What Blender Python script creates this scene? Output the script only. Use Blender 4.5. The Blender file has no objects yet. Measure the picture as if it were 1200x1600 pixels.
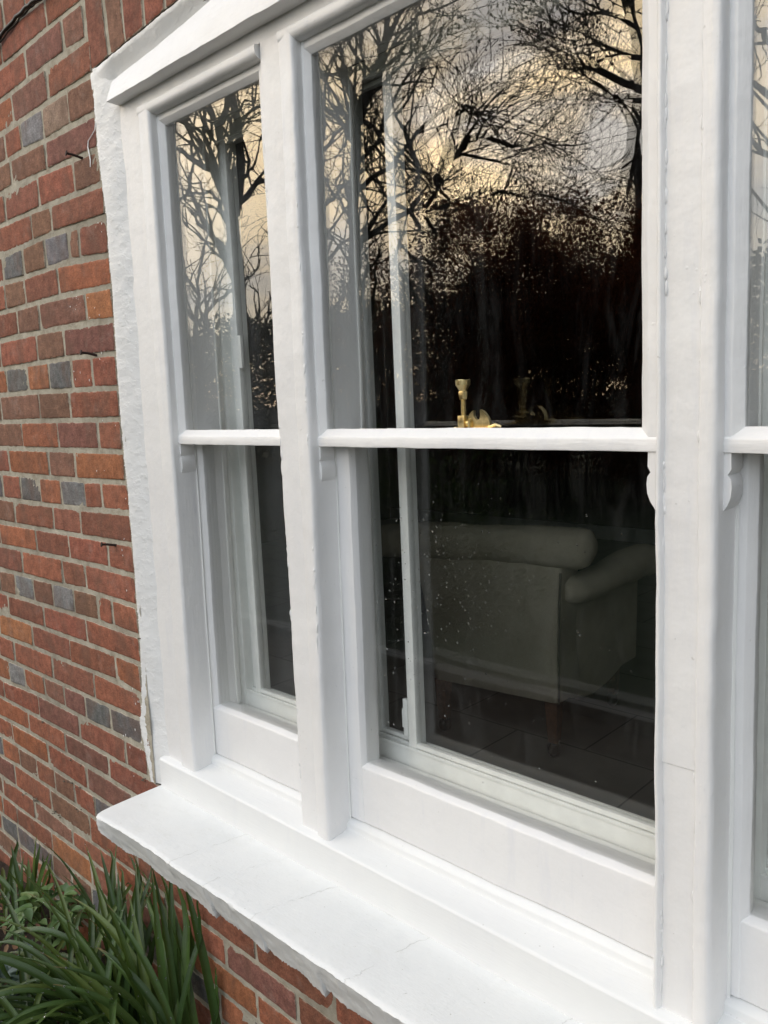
import bpy, bmesh, math, random
from mathutils import Vector, Matrix, noise
random.seed(7)
SC = bpy.context.scene
COL = SC.collection
R = math.radians

# ------------------------------------------------------------------ camera
ZG = 2.26                                     # height of joint no. 0 of the brickwork above the ground
F_PX = 1270.0
CR = Vector((0.7199515, 0.6927132, -0.0426398))
CU = Vector((-0.0665689, 0.1300805, 0.9892662))
CW = Vector((-0.6908244, 0.7093852, -0.1397648))
CPOS = Vector((0.0, -0.8775834, -0.8140764 + ZG))
cam_d = bpy.data.cameras.new('camera'); cam = bpy.data.objects.new('camera', cam_d); COL.objects.link(cam)
cam.matrix_world = Matrix(((CR.x, CU.x, -CW.x, CPOS.x), (CR.y, CU.y, -CW.y, CPOS.y), (CR.z, CU.z, -CW.z, CPOS.z), (0, 0, 0, 1)))
cam_d.sensor_fit = 'VERTICAL'; cam_d.sensor_height = 36.0; cam_d.lens = 36.0 * F_PX / 1600.0
cam_d.clip_start = 0.02; cam_d.clip_end = 500
SC.camera = cam

# ------------------------------------------------------------------ light: cloudy late-afternoon sky
SUN_AZ = Vector((-0.62, -0.78))               # direction towards the low sun, horizontally
SUN_EL = 12.0
w = bpy.data.worlds.new("World"); SC.world = w; w.use_nodes = True
nt = w.node_tree; nt.nodes.clear()
def N(t, **k):
    n = nt.nodes.new(t)
    for a, b in k.items(): setattr(n, a, b)
    return n
def Lk(a, b): nt.links.new(a, b)
out = N('ShaderNodeOutputWorld'); add = N('ShaderNodeAddShader')
bg1 = N('ShaderNodeBackground'); bg2 = N('ShaderNodeBackground')
sky = N('ShaderNodeTexSky', sky_type='NISHITA'); sky.sun_disc = False
sky.sun_elevation = R(SUN_EL); sky.sun_rotation = math.atan2(SUN_AZ.x, SUN_AZ.y)
Lk(sky.outputs[0], bg1.inputs[0]); bg1.inputs[1].default_value = 0.05
tc = N('ShaderNodeTexCoord'); sep = N('ShaderNodeSeparateXYZ'); Lk(tc.outputs['Generated'], sep.inputs[0])
def M(op, a, b=None, c=None):
    n = N('ShaderNodeMath', operation=op)
    for i, v in enumerate((a, b, c)):
        if v is None: continue
        if isinstance(v, (int, float)): n.inputs[i].default_value = v
        else: Lk(v, n.inputs[i])
    return n.outputs[0]
zz = M('ADD', M('MAXIMUM', sep.outputs[2], 0.0), 0.22)
comb = N('ShaderNodeCombineXYZ'); Lk(M('DIVIDE', sep.outputs[0], zz), comb.inputs[0]); Lk(M('DIVIDE', sep.outputs[1], zz), comb.inputs[1])
nz = N('ShaderNodeTexNoise'); nz.inputs['Scale'].default_value = 1.9; nz.inputs['Detail'].default_value = 7; nz.inputs['Roughness'].default_value = 0.55
nz.inputs['Distortion'].default_value = 0.4
Lk(comb.outputs[0], nz.inputs['Vector'])
cr = N('ShaderNodeValToRGB'); Lk(nz.outputs[0], cr.inputs[0])
cr.color_ramp.elements[0].position = 0.36; cr.color_ramp.elements[0].color = (0.52, 0.56, 0.62, 1)
cr.color_ramp.elements[1].position = 0.62; cr.color_ramp.elements[1].color = (0.97, 0.99, 1.02, 1)
# warm break in the cloud towards the sun
vd = N('ShaderNodeVectorMath', operation='DOT_PRODUCT'); Lk(tc.outputs['Generated'], vd.inputs[0])
gd = Vector((SUN_AZ.x, SUN_AZ.y, 0.42)).normalized(); vd.inputs[1].default_value = gd
glow = N('ShaderNodeMapRange', interpolation_type='SMOOTHSTEP'); Lk(vd.outputs['Value'], glow.inputs[0])
glow.inputs[1].default_value = 0.80; glow.inputs[2].default_value = 1.0; glow.inputs[3].default_value = 0.0; glow.inputs[4].default_value = 1.0
warm = N('ShaderNodeValToRGB'); Lk(nz.outputs[0], warm.inputs[0])
warm.color_ramp.elements[0].position = 0.41; warm.color_ramp.elements[0].color = (0.40, 0.38, 0.37, 1)
warm.color_ramp.elements[1].position = 0.57; warm.color_ramp.elements[1].color = (1.0, 0.74, 0.40, 1)
mixc = N('ShaderNodeMix', data_type='RGBA'); Lk(glow.outputs[0], mixc.inputs[0]); Lk(cr.outputs[0], mixc.inputs[6]); Lk(warm.outputs[0], mixc.inputs[7])
Lk(mixc.outputs[2], bg2.inputs[0])
vf = N('ShaderNodeVectorMath', operation='DOT_PRODUCT'); Lk(tc.outputs['Generated'], vf.inputs[0])
vf.inputs[1].default_value = Vector((-0.30, -0.88, 0.30)).normalized()          # the brighter half of the overcast, over the garden
lobe = N('ShaderNodeMapRange', interpolation_type='SMOOTHSTEP'); Lk(vf.outputs['Value'], lobe.inputs[0])
lobe.inputs[1].default_value = 0.0; lobe.inputs[2].default_value = 1.0; lobe.inputs[3].default_value = 0.0; lobe.inputs[4].default_value = 2.3
low = N('ShaderNodeMapRange', interpolation_type='SMOOTHSTEP'); Lk(sep.outputs[2], low.inputs[0])       # the sky is duller low down, behind the wood
low.inputs[1].default_value = 0.06; low.inputs[2].default_value = 0.30; low.inputs[3].default_value = 0.38; low.inputs[4].default_value = 1.0
st = M('MULTIPLY', M('ADD', M('MULTIPLY', glow.outputs[0], 2.9), M('ADD', 0.60, lobe.outputs[0])), low.outputs[0])
Lk(st, bg2.inputs[1])
Lk(bg1.outputs[0], add.inputs[0]); Lk(bg2.outputs[0], add.inputs[1]); Lk(add.outputs[0], out.inputs[0])
sd = bpy.data.lights.new('sun', 'SUN'); sd.energy = 0.5; sd.angle = R(60); sd.color = (1.0, 0.93, 0.84)
so = bpy.data.objects.new('sun', sd); COL.objects.link(so)
dvec = Vector((SUN_AZ.x * math.cos(R(SUN_EL)), SUN_AZ.y * math.cos(R(SUN_EL)), math.sin(R(SUN_EL))))
so.rotation_euler = dvec.to_track_quat('Z', 'Y').to_euler()
SC.view_settings.view_transform = 'Standard'; SC.view_settings.look = 'None'
SC.view_settings.gamma = 1.0; SC.view_settings.exposure = 0.0
SC.render.engine = 'CYCLES'
cy = SC.cycles
cy.use_denoising = True; cy.max_bounces = 10; cy.diffuse_bounces = 4; cy.glossy_bounces = 5
cy.transmission_bounces = 8; cy.transparent_max_bounces = 24; cy.sample_clamp_indirect = 6.0
cy.caustics_reflective = False; cy.caustics_refractive = False

# ------------------------------------------------------------------ helpers
def at(px, py, Y):
    """pixel of the photograph -> point on the plane y = Y"""
    d = CR * ((px - 600) / F_PX) - CU * ((py - 800) / F_PX) + CW
    t = (Y - CPOS.y) / d.y
    return CPOS + d * t
def tag(o, label=None, cat=None, group=None, kind=None):
    if label: o['label'] = label
    if cat: o['category'] = cat
    if group: o['group'] = group
    if kind: o['kind'] = kind
    return o
def empty(name, loc, label, cat, group=None):
    o = bpy.data.objects.new(name, None); COL.objects.link(o); o.location = loc; o.empty_display_size = 0.05
    return tag(o, label, cat, group)
def link(name, verts, faces, mat, parent=None, smooth=None, colors=None, uvs=None):
    me = bpy.data.meshes.new(name)
    me.from_pydata([tuple(v) for v in verts], [], faces)
    if colors is not None:
        ca = me.color_attributes.new('col', 'FLOAT_COLOR', 'CORNER'); buf = []
        for p, c in zip(me.polygons, colors):
            for _ in range(p.loop_total): buf.extend((c[0], c[1], c[2], 1.0))
        ca.data.foreach_set('color', buf)
    if uvs is not None:
        ul = me.uv_layers.new(name='uv'); buf = []
        for l in me.loops: buf.extend(uvs[l.vertex_index])
        ul.data.foreach_set('uv', buf)
    if mat: me.materials.append(mat)
    me.update()
    if smooth is not None:
        me.polygons.foreach_set('use_smooth', [True] * len(me.polygons))
        me.set_sharp_from_angle(angle=R(smooth))
    o = bpy.data.objects.new(name, me); COL.objects.link(o)
    if parent is not None:
        # parents are empties or meshes without rotation: keep world coordinates
        o.parent = parent
        loc = Vector((0, 0, 0)); p = parent
        while p is not None: loc += p.location; p = p.parent
        me.transform(Matrix.Translation(-loc))
    return o
class G:
    """collects verts and faces"""
    def __init__(s): s.v = []; s.f = []; s.c = []
    def add(s, vs, fs, col=None):
        n = len(s.v); s.v.extend(vs)
        for f in fs:
            s.f.append(tuple(i + n for i in f)); s.c.append(col or (1, 1, 1))
    def box(s, x0, x1, y0, y1, z0, z1, col=None, b=0.0):
        if b > 0:
            bm = bmesh.new(); bmesh.ops.create_cube(bm, size=1.0)
            for v in bm.verts:
                v.co = Vector(((x0 + x1) / 2 + v.co.x * (x1 - x0), (y0 + y1) / 2 + v.co.y * (y1 - y0), (z0 + z1) / 2 + v.co.z * (z1 - z0)))
            bmesh.ops.bevel(bm, geom=bm.edges[:], offset=b, segments=2, affect='EDGES', profile=0.6)
            bm.verts.index_update()
            s.add([v.co.copy() for v in bm.verts], [[v.index for v in f.verts] for f in bm.faces], col); bm.free(); return
        vs = [Vector(p) for p in ((x0, y0, z0), (x1, y0, z0), (x1, y1, z0), (x0, y1, z0), (x0, y0, z1), (x1, y0, z1), (x1, y1, z1), (x0, y1, z1))]
        s.add(vs, [(0, 3, 2, 1), (4, 5, 6, 7), (0, 1, 5, 4), (1, 2, 6, 5), (2, 3, 7, 6), (3, 0, 4, 7)], col)
    def tube(s, pts, rads, n=8, cap=True, col=None):
        pts = [Vector(p) for p in pts]; rings = []
        base = len(s.v); up = None; vs = []
        for i, p in enumerate(pts):
            d = (pts[min(i + 1, len(pts) - 1)] - pts[max(i - 1, 0)])
            d = d.normalized() if d.length > 1e-9 else Vector((0, 0, 1))
            if up is None:
                up = d.orthogonal().normalized()
            else:
                up = (up - d * up.dot(d)); up = up.normalized() if up.length > 1e-6 else d.orthogonal().normalized()
            sd_ = d.cross(up)
            for k in range(n):
                a = 2 * math.pi * k / n
                vs.append(p + (up * math.cos(a) + sd_ * math.sin(a)) * rads[i])
        fs = []
        for i in range(len(pts) - 1):
            for k in range(n):
                k2 = (k + 1) % n
                fs.append((i * n + k, i * n + k2, (i + 1) * n + k2, (i + 1) * n + k))
        if cap:
            fs.append(tuple(range(n))[::-1]); fs.append(tuple((len(pts) - 1) * n + k for k in range(n)))
        s.add(vs, fs, col)
    def lathe(s, prof, center, n=24, axis='Z', col=None):
        c = Vector(center); vs = []; fs = []
        for (r_, h) in prof:
            for k in range(n):
                a = 2 * math.pi * k / n
                if axis == 'Z': vs.append(c + Vector((r_ * math.cos(a), r_ * math.sin(a), h)))
                elif axis == 'X': vs.append(c + Vector((h, r_ * math.cos(a), r_ * math.sin(a))))
                else: vs.append(c + Vector((r_ * math.cos(a), h, r_ * math.sin(a))))
        m = len(prof)
        for i in range(m - 1):
            for k in range(n):
                k2 = (k + 1) % n; fs.append((i * n + k, i * n + k2, (i + 1) * n + k2, (i + 1) * n + k))
        fs.append(tuple(range(n))[::-1]); fs.append(tuple((m - 1) * n + k for k in range(n)))
        s.add(vs, fs, col)
    def build(s, name, mat, parent=None, smooth=None, colors=False, fix=True):
        o = link(name, s.v, s.f, mat, parent, smooth, s.c if colors else None)
        if fix:
            bm = bmesh.new(); bm.from_mesh(o.data); bmesh.ops.recalc_face_normals(bm, faces=bm.faces[:]); bm.to_mesh(o.data); bm.free()
            if smooth is not None: o.data.set_sharp_from_angle(angle=R(smooth))
        return o
def nv(p, s, a):
    return noise.noise_vector(Vector(p) * s) * a
def lump(p, k=1.0):
    """small sags and lumps of old, much painted timber"""
    p = Vector(p)
    return p + nv(p, 9.0, 0.0011 * k) + nv(p, 34.0, 0.00045 * k) + nv(p, 120.0, 0.00028 * k)
def rounded(poly, rad, n=3):
    """2D polygon with rounded corners; rad scalar or list"""
    res = []; m = len(poly)
    for i in range(m):
        a, b, c = Vector(poly[i - 1]), Vector(poly[i]), Vector(poly[(i + 1) % m])
        r_ = rad[i] if isinstance(rad, (list, tuple)) else rad
        u, v = a - b, c - b
        lu, lv = u.length, v.length
        r_ = min(r_, lu * 0.45, lv * 0.45)
        if r_ <= 1e-5: res.append(b); continue
        p, q = b + u / lu * r_, b + v / lv * r_
        for k in range(n + 1):
            t = k / n; res.append(p.lerp(b, t).lerp(b.lerp(q, t), t))
    return res
def sweep(g, sections, col=None):
    n = len(sections[0]); vs = [p for s_ in sections for p in s_]; fs = []
    for i in range(len(sections) - 1):
        for k in range(n):
            k2 = (k + 1) % n; fs.append((i * n + k, i * n + k2, (i + 1) * n + k2, (i + 1) * n + k))
    fs.append(tuple(range(n))[::-1]); fs.append(tuple((len(sections) - 1) * n + k for k in range(n)))
    g.add(vs, fs, col)
def vmember(g, corners, z0, z1, rad=0.002, k=1.0, step=0.012):
    """upright timber: corners [(X or fn(z), Y)], z relative to joint 0"""
    m = max(2, int(abs(z1 - z0) / step)); secs = []
    for i in range(m + 1):
        z = z0 + (z1 - z0) * i / m
        poly = rounded([((c[0](z) if callable(c[0]) else c[0]), c[1]) for c in corners], rad)
        secs.append([lump((p[0], p[1], z + ZG), k) for p in poly])
    sweep(g, secs)
def hmember(g, corners, x0, x1, rad=0.002, k=1.0, step=0.015):
    """lying timber: corners [(Y, z or fn(x))]"""
    m = max(2, int(abs(x1 - x0) / step)); secs = []
    for i in range(m + 1):
        x = x0 + (x1 - x0) * i / m
        poly = rounded([(c[0], (c[1](x) if callable(c[1]) else c[1])) for c in corners], rad)
        secs.append([lump((x, p[0], p[1] + ZG), k) for p in poly])
    sweep(g, secs)
def lin(z0, v0, z1, v1):
    return lambda z: v0 + (v1 - v0) * (z - z0) / (z1 - z0)
def interp(pts):
    pts = sorted(pts)
    def f(x):
        if x <= pts[0][0]: return pts[0][1]
        for (a, b), (c, d) in zip(pts, pts[1:]):
            if x <= c: return b + (d - b) * (x - a) / (c - a)
        return pts[-1][1]
    return f

# ------------------------------------------------------------------ materials
class MT:
    def __init__(s, name):
        s.m = bpy.data.materials.new(name); s.m.use_nodes = True; s.t = s.m.node_tree
        s.b = s.t.nodes['Principled BSDF']; s.o = s.t.nodes['Material Output']
        s.tc = s.n('ShaderNodeTexCoord'); s.co = s.tc.outputs['Object']
        g_ = s.n('ShaderNodeNewGeometry'); s.co = g_.outputs['Position']; s.geo = g_
    def n(s, t, **k):
        x = s.t.nodes.new(t)
        for a, b in k.items(): setattr(x, a, b)
        return x
    def l(s, a, b): s.t.links.new(a, b)
    def math(s, op, a, b=None, c=None, clamp=False):
        n = s.n('ShaderNodeMath', operation=op); n.use_clamp = clamp
        for i, v in enumerate((a, b, c)):
            if v is None: continue
            if isinstance(v, (int, float)): n.inputs[i].default_value = v
            else: s.l(v, n.inputs[i])
        return n.outputs[0]
    def noise(s, scale, detail=4, rough=0.6, vec=None, dist=0.0, stretch=None):
        n = s.n('ShaderNodeTexNoise'); n.inputs['Scale'].default_value = scale; n.inputs['Detail'].default_value = detail
        n.inputs['Roughness'].default_value = rough; n.inputs['Distortion'].default_value = dist
        v = vec or s.co
        if stretch:
            mp = s.n('ShaderNodeMapping'); mp.inputs['Scale'].default_value = stretch; s.l(v, mp.inputs[0]); v = mp.outputs[0]
        s.l(v, n.inputs['Vector']); return n.outputs[0]
    def ramp(s, f, stops):
        r_ = s.n('ShaderNodeValToRGB'); e = r_.color_ramp.elements
        while len(e) < len(stops): e.new(0.5)
        for x, (p, c) in zip(e, stops):
            x.position = p; x.color = (c[0], c[1], c[2], 1) if isinstance(c, tuple) else (c, c, c, 1)
        s.l(f, r_.inputs[0]); return r_.outputs[0]
    def mix(s, f, a, b, mode='MIX'):
        m = s.n('ShaderNodeMix', data_type='RGBA', blend_type=mode)
        for i, v in ((0, f), (6, a), (7, b)):
            if isinstance(v, (int, float)): m.inputs[i].default_value = v
            elif isinstance(v, tuple): m.inputs[i].default_value = (v[0], v[1], v[2], 1)
            else: s.l(v, m.inputs[i])
        return m.outputs[2]
    def bump(s, h, strength=0.3, dist=0.001, prev=None):
        b = s.n('ShaderNodeBump'); b.inputs['Strength'].default_value = strength; b.inputs['Distance'].default_value = dist
        s.l(h, b.inputs['Height'])
        if prev is not None: s.l(prev, b.inputs['Normal'])
        return b.outputs[0]
    def set(s, **k):
        for a, v in k.items():
            i = s.b.inputs[a.replace('_', ' ')]
            if isinstance(v, (int, float)): i.default_value = v
            elif isinstance(v, tuple): i.default_value = (v[0], v[1], v[2], 1) if len(v) == 3 else v
            else: s.l(v, i)
        return s

def paint_mat(name, base, rough=0.36, grain=None, lumpy=1.0, dirt=0.20):
    m = MT(name)
    n1 = m.noise(5.0, 4); n2 = m.noise(60, 3); n3 = m.noise(420, 2)
    c = m.mix(m.ramp(n1, [(0.35, 0.0), (0.7, 1.0)]), base, tuple(x * y for x, y in zip(base, (0.955, 0.955, 0.965))))
    # thin, slightly translucent patches and grubby specks
    streak = m.noise(11, 5, 0.7, stretch=(3, 3, 0.35))
    c = m.mix(m.math('MULTIPLY', m.ramp(streak, [(0.56, 0.0), (0.74, 1.0)]), dirt * 1.6), c, tuple(x * y for x, y in zip(base, (0.80, 0.82, 0.90))))
    sp = m.noise(150, 2, 0.5)
    c = m.mix(m.math('MULTIPLY', m.ramp(sp, [(0.74, 0.0), (0.80, 1.0)]), 0.35), c, (0.32, 0.30, 0.26))
    h1 = m.bump(m.noise(28, 3, 0.55), 0.7 * lumpy, 0.0026)
    vo = m.n('ShaderNodeTexVoronoi'); vo.inputs['Scale'].default_value = 95; m.l(m.co, vo.inputs['Vector'])
    h2 = m.bump(m.math('MULTIPLY', m.ramp(vo.outputs['Distance'], [(0.0, 1.0), (0.20, 0.0)]), m.ramp(m.noise(13, 3, 0.6), [(0.54, 0.0), (0.66, 1.0)])), 0.45 * lumpy, 0.0010, h1)
    g = grain or (1, 1, 0.08)
    h3 = m.bump(m.noise(260, 3, 0.6, stretch=g), 0.6, 0.0008, h2)
    m.set(Base_Color=c, Roughness=m.ramp(n2, [(0.3, rough - 0.08), (0.7, rough + 0.14)]), Normal=h3)
    m.b.inputs['Specular IOR Level'].default_value = 0.5
    return m.m
WHITE = (0.80, 0.795, 0.785)
M_paint = paint_mat('white_gloss_paint', WHITE)
M_painth = paint_mat('white_gloss_paint_rail', WHITE, grain=(0.08, 1, 1))
M_fresh = paint_mat('white_sill_paint', (0.76, 0.765, 0.755), rough=0.5, grain=(0.1, 1, 1), lumpy=0.45, dirt=0.10)
M_inner = paint_mat('inner_white_paint', (0.84, 0.84, 0.81), rough=0.4, lumpy=0.4)

def sill_mat():
    m = MT('painted_masonry'); base = (0.76, 0.765, 0.752)
    c = m.mix(m.ramp(m.noise(4, 5, 0.65), [(0.35, 0.0), (0.7, 1.0)]), base, (0.70, 0.71, 0.705))
    c = m.mix(m.math('MULTIPLY', m.ramp(m.noise(19, 6, 0.75, stretch=(1.0, 2.2, 1)), [(0.54, 0.0), (0.74, 1.0)]), 0.35), c, (0.62, 0.62, 0.58))
    c = m.mix(m.math('MULTIPLY', m.ramp(m.noise(190, 2, 0.5), [(0.73, 0.0), (0.78, 1.0)]), 0.45), c, (0.28, 0.26, 0.22))
    sp = m.n('ShaderNodeSeparateXYZ'); m.l(m.co, sp.inputs[0]); wob = m.math('MULTIPLY', m.math('SUBTRACT', m.noise(26, 5, 0.7), 0.5), 0.030)
    k = None
    for cx_, sl in ((-1.315, 0.25), (-1.205, 0.32), (-1.062, 0.36), (-0.83, 0.22), (-0.58, 0.3), (-0.30, 0.3)):
        d = m.math('ABSOLUTE', m.math('SUBTRACT', m.math('ADD', sp.outputs[0], wob), m.math('ADD', cx_, m.math('MULTIPLY', m.math('ADD', sp.outputs[1], 0.15), sl))))
        v = m.ramp(m.math('MULTIPLY', d, 400.0), [(0.10, 1.0), (0.42, 0.0)])
        k = v if k is None else m.math('MAXIMUM', k, v)
    k = m.math('MULTIPLY', k, m.ramp(m.noise(17, 3, 0.5), [(0.42, 0.0), (0.56, 1.0)]))
    c = m.mix(m.math('MULTIPLY', k, 0.40), c, (0.34, 0.33, 0.30))
    h = m.bump(m.math('MULTIPLY', k, -1.0), 0.6, 0.0012); h = m.bump(m.noise(24, 4, 0.6), 0.5, 0.003, h); h = m.bump(m.noise(150, 4, 0.65), 0.45, 0.0010, h)
    h = m.bump(m.noise(300, 3, 0.6, stretch=(0.10, 1, 1)), 0.45, 0.0007, h)
    m.set(Base_Color=c, Roughness=m.ramp(m.noise(40, 3), [(0.3, 0.42), (0.7, 0.62)]), Normal=h); return m.m
M_sill = sill_mat()
def render_mat():
    m = MT('painted_render')
    base = (0.80, 0.80, 0.79)
    c = m.mix(m.ramp(m.noise(7, 4), [(0.35, 0.0), (0.7, 1.0)]), base, (0.75, 0.755, 0.75))
    # flaked patch low on the fillet
    p = at(236, 1157, 0.006)
    v = m.n('ShaderNodeVectorMath', operation='SUBTRACT'); m.l(m.co, v.inputs[0]); v.inputs[1].default_value = p
    v2 = m.n('ShaderNodeVectorMath', operation='MULTIPLY'); m.l(v.outputs[0], v2.inputs[0]); v2.inputs[1].default_value = (110, 60, 48)
    ln = m.n('ShaderNodeVectorMath', operation='LENGTH'); m.l(v2.outputs[0], ln.inputs[0])
    k = m.math('ADD', ln.outputs['Value'], m.math('MULTIPLY', m.noise(170, 4, 0.7), 3.2))
    c = m.mix(m.ramp(m.math('MULTIPLY', k, 0.25), [(0.55, 1.0), (0.58, 0.0)]), c, (0.22, 0.10, 0.07))
    q = at(222, 1205, 0.0)
    v3 = m.n('ShaderNodeVectorMath', operation='SUBTRACT'); m.l(m.co, v3.inputs[0]); v3.inputs[1].default_value = q
    v4 = m.n('ShaderNodeVectorMath', operation='MULTIPLY'); m.l(v3.outputs[0], v4.inputs[0]); v4.inputs[1].default_value = (34, 20, 11)
    l2 = m.n('ShaderNodeVectorMath', operation='LENGTH'); m.l(v4.outputs[0], l2.inputs[0])
    k2 = m.math('ADD', l2.outputs['Value'], m.math('MULTIPLY', m.noise(90, 5, 0.75), 2.4))
    c = m.mix(m.ramp(m.math('MULTIPLY', k2, 0.25), [(0.42, 1.0), (0.60, 0.0)]), c, (0.36, 0.32, 0.29))
    h1 = m.bump(m.noise(16, 3, 0.5), 0.5, 0.005)
    h2 = m.bump(m.ramp(m.noise(75, 4, 0.6), [(0.5, 0.0), (0.72, 1.0)]), 0.45, 0.0016, h1)
    vo = m.n('ShaderNodeTexVoronoi', feature='DISTANCE_TO_EDGE'); vo.inputs['Scale'].default_value = 22; vo.inputs['Randomness'].default_value = 1.0
    wp = m.n('ShaderNodeVectorMath', operation='ADD'); m.l(m.co, wp.inputs[0])
    nn = m.n('ShaderNodeTexNoise'); nn.inputs['Scale'].default_value = 20; m.l(m.co, nn.inputs['Vector'])
    sc_ = m.n('ShaderNodeVectorMath', operation='SCALE'); m.l(nn.outputs['Color'], sc_.inputs[0]); sc_.inputs['Scale'].default_value = 0.06
    m.l(sc_.outputs[0], wp.inputs[1]); m.l(wp.outputs[0], vo.inputs['Vector'])
    h3 = m.bump(m.ramp(vo.outputs['Distance'], [(0.0, 0.0), (0.025, 1.0)]), 0.18, 0.001, h2)
    m.set(Base_Color=c, Roughness=0.42, Normal=h3)
    return m.m
M_render = render_mat()

def brick_mat():
    m = MT('old_red_brick')
    a = m.n('ShaderNodeVertexColor', layer_name='col')
    f = m.noise(38, 6, 0.72); c = m.mix(0.85, a.outputs[0], m.ramp(f, [(0.30, 0.26), (0.5, 0.50), (0.72, 0.78)]), 'OVERLAY')
    f2 = m.noise(260, 5, 0.75); c = m.mix(0.8, c, m.ramp(f2, [(0.30, 0.30), (0.5, 0.50), (0.70, 0.72)]), 'OVERLAY')
    # firing bands across a brick and grime
    band = m.noise(9, 4, 0.6, stretch=(1.6, 1, 0.9))
    c = m.mix(m.math('MULTIPLY', m.ramp(band, [(0.48, 0.0), (0.64, 1.0)]), 0.50), c, (0.150, 0.088, 0.062))
    gr = m.noise(3.2, 5, 0.65)
    c = m.mix(m.math('MULTIPLY', m.ramp(gr, [(0.48, 0.0), (0.72, 1.0)]), 0.35), c, (0.16, 0.085, 0.065))
    # pale bloom
    bl = m.noise(14, 6, 0.75)
    c = m.mix(m.math('MULTIPLY', m.ramp(bl, [(0.55, 0.0), (0.74, 1.0)]), 0.42), c, (0.36, 0.27, 0.235))
    # pits
    vo = m.n('ShaderNodeTexVoronoi'); vo.inputs['Scale'].default_value = 150; m.l(m.co, vo.inputs['Vector'])
    pit = m.math('MULTIPLY', m.ramp(vo.outputs['Distance'], [(0.10, 1.0), (0.24, 0.0)]), m.ramp(m.noise(60, 3), [(0.50, 0.0), (0.62, 1.0)]))
    c = m.mix(m.math('MULTIPLY', pit, 0.75), c, (0.035, 0.022, 0.018))
    # lime and paint specks
    spk = m.noise(210, 3, 0.6)
    c = m.mix(m.math('MULTIPLY', m.ramp(spk, [(0.72, 0.0), (0.77, 1.0)]), 0.6), c, (0.52, 0.46, 0.40))
    h1 = m.bump(m.noise(90, 5, 0.7), 1.0, 0.0030)
    h2 = m.bump(m.noise(380, 4, 0.75), 1.0, 0.0014, h1)
    h3 = m.bump(m.math('MULTIPLY', pit, -1.0), 0.8, 0.0018, h2)
    m.set(Base_Color=c, Roughness=0.86, Normal=h3); m.b.inputs['Specular IOR Level'].default_value = 0.25
    return m.m
M_brick = brick_mat()
def mortar_mat():
    m = MT('lime_mortar')
    c = m.ramp(m.noise(24, 6, 0.7), [(0.3, (0.27, 0.235, 0.180)), (0.5, (0.42, 0.385, 0.31)), (0.72, (0.54, 0.505, 0.42))])
    c = m.mix(m.math('MULTIPLY', m.ramp(m.noise(2.6, 4), [(0.45, 0.0), (0.7, 1.0)]), 0.5), c, (0.21, 0.19, 0.155))
    vo = m.n('ShaderNodeTexVoronoi'); vo.inputs['Scale'].default_value = 300; m.l(m.co, vo.inputs['Vector'])
    c = m.mix(m.math('MULTIPLY', m.ramp(vo.outputs['Distance'], [(0.12, 1.0), (0.25, 0.0)]), 0.4), c, (0.14, 0.12, 0.10))
    h1 = m.bump(m.noise(60, 5, 0.7), 1.0, 0.003); h2 = m.bump(m.noise(330, 5, 0.8), 0.9, 0.0012, h1)
    m.set(Base_Color=c, Roughness=0.95, Normal=h2); m.b.inputs['Specular IOR Level'].default_value = 0.15
    return m.m
M_mortar = mortar_mat()

def simple(name, col, rough=0.5, metal=0.0, nscale=30, nvar=0.15, bscale=None, bdist=0.001, bstr=0.4, spec=0.5):
    m = MT(name)
    a = tuple(x * (1 - nvar) for x in col); b = tuple(min(1, x * (1 + nvar)) for x in col)
    m.set(Base_Color=m.ramp(m.noise(nscale, 5, 0.65), [(0.32, a), (0.68, b)]), Roughness=rough, Metallic=metal)
    m.b.inputs['Specular IOR Level'].default_value = spec
    if bscale: m.set(Normal=m.bump(m.noise(bscale, 4, 0.6), bstr, bdist))
    return m.m
M_alu = simple('white_coated_aluminium', (0.88, 0.89, 0.86), 0.35, nvar=0.05, bscale=300, bdist=0.0002)
M_seal = simple('dark_rubber_seal', (0.03, 0.03, 0.03), 0.6)
M_brass = simple('polished_brass', (0.80, 0.64, 0.33), 0.28, 1.0, nscale=120, nvar=0.18, bscale=500, bdist=0.0003)
M_iron = simple('rusty_iron', (0.035, 0.018, 0.013), 0.8, 0.2, nscale=300, nvar=0.5, bscale=400)
M_fabric = None
def fabric():
    m = MT('sage_linen')
    c = m.ramp(m.noise(5, 4, 0.6), [(0.3, (0.42, 0.375, 0.28)), (0.7, (0.55, 0.50, 0.385))])
    wv = m.noise(900, 2, 0.5, stretch=(1, 1, 0.15))
    m.set(Base_Color=m.mix(0.25, c, m.ramp(wv, [(0.3, 0.3), (0.7, 0.8)]), 'OVERLAY'), Roughness=0.95,
          Normal=m.bump(m.noise(12, 4, 0.6), 0.35, 0.012, m.bump(wv, 0.3, 0.0008)))
    m.b.inputs['Specular IOR Level'].default_value = 0.15
    return m.m
M_fabric = fabric()
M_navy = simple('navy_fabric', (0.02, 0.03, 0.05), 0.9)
M_legwood = simple('brown_wood', (0.17, 0.085, 0.048), 0.45, nscale=40, nvar=0.3)
M_castor = simple('black_castor', (0.012, 0.012, 0.014), 0.3)
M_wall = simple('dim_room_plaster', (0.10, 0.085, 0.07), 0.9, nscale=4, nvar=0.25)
M_cable = simple('black_cable', (0.012, 0.012, 0.012), 0.45)
M_bark = simple('bark', (0.045, 0.035, 0.026), 0.95, nscale=12, nvar=0.35, bscale=30, bdist=0.02)
M_twig = simple('twigs', (0.050, 0.034, 0.024), 0.9, nscale=3, nvar=0.3)
M_stone = simple('pale_edging_stone', (0.17, 0.165, 0.15), 0.8, nscale=9, nvar=0.25, bscale=50, bdist=0.004)

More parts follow.
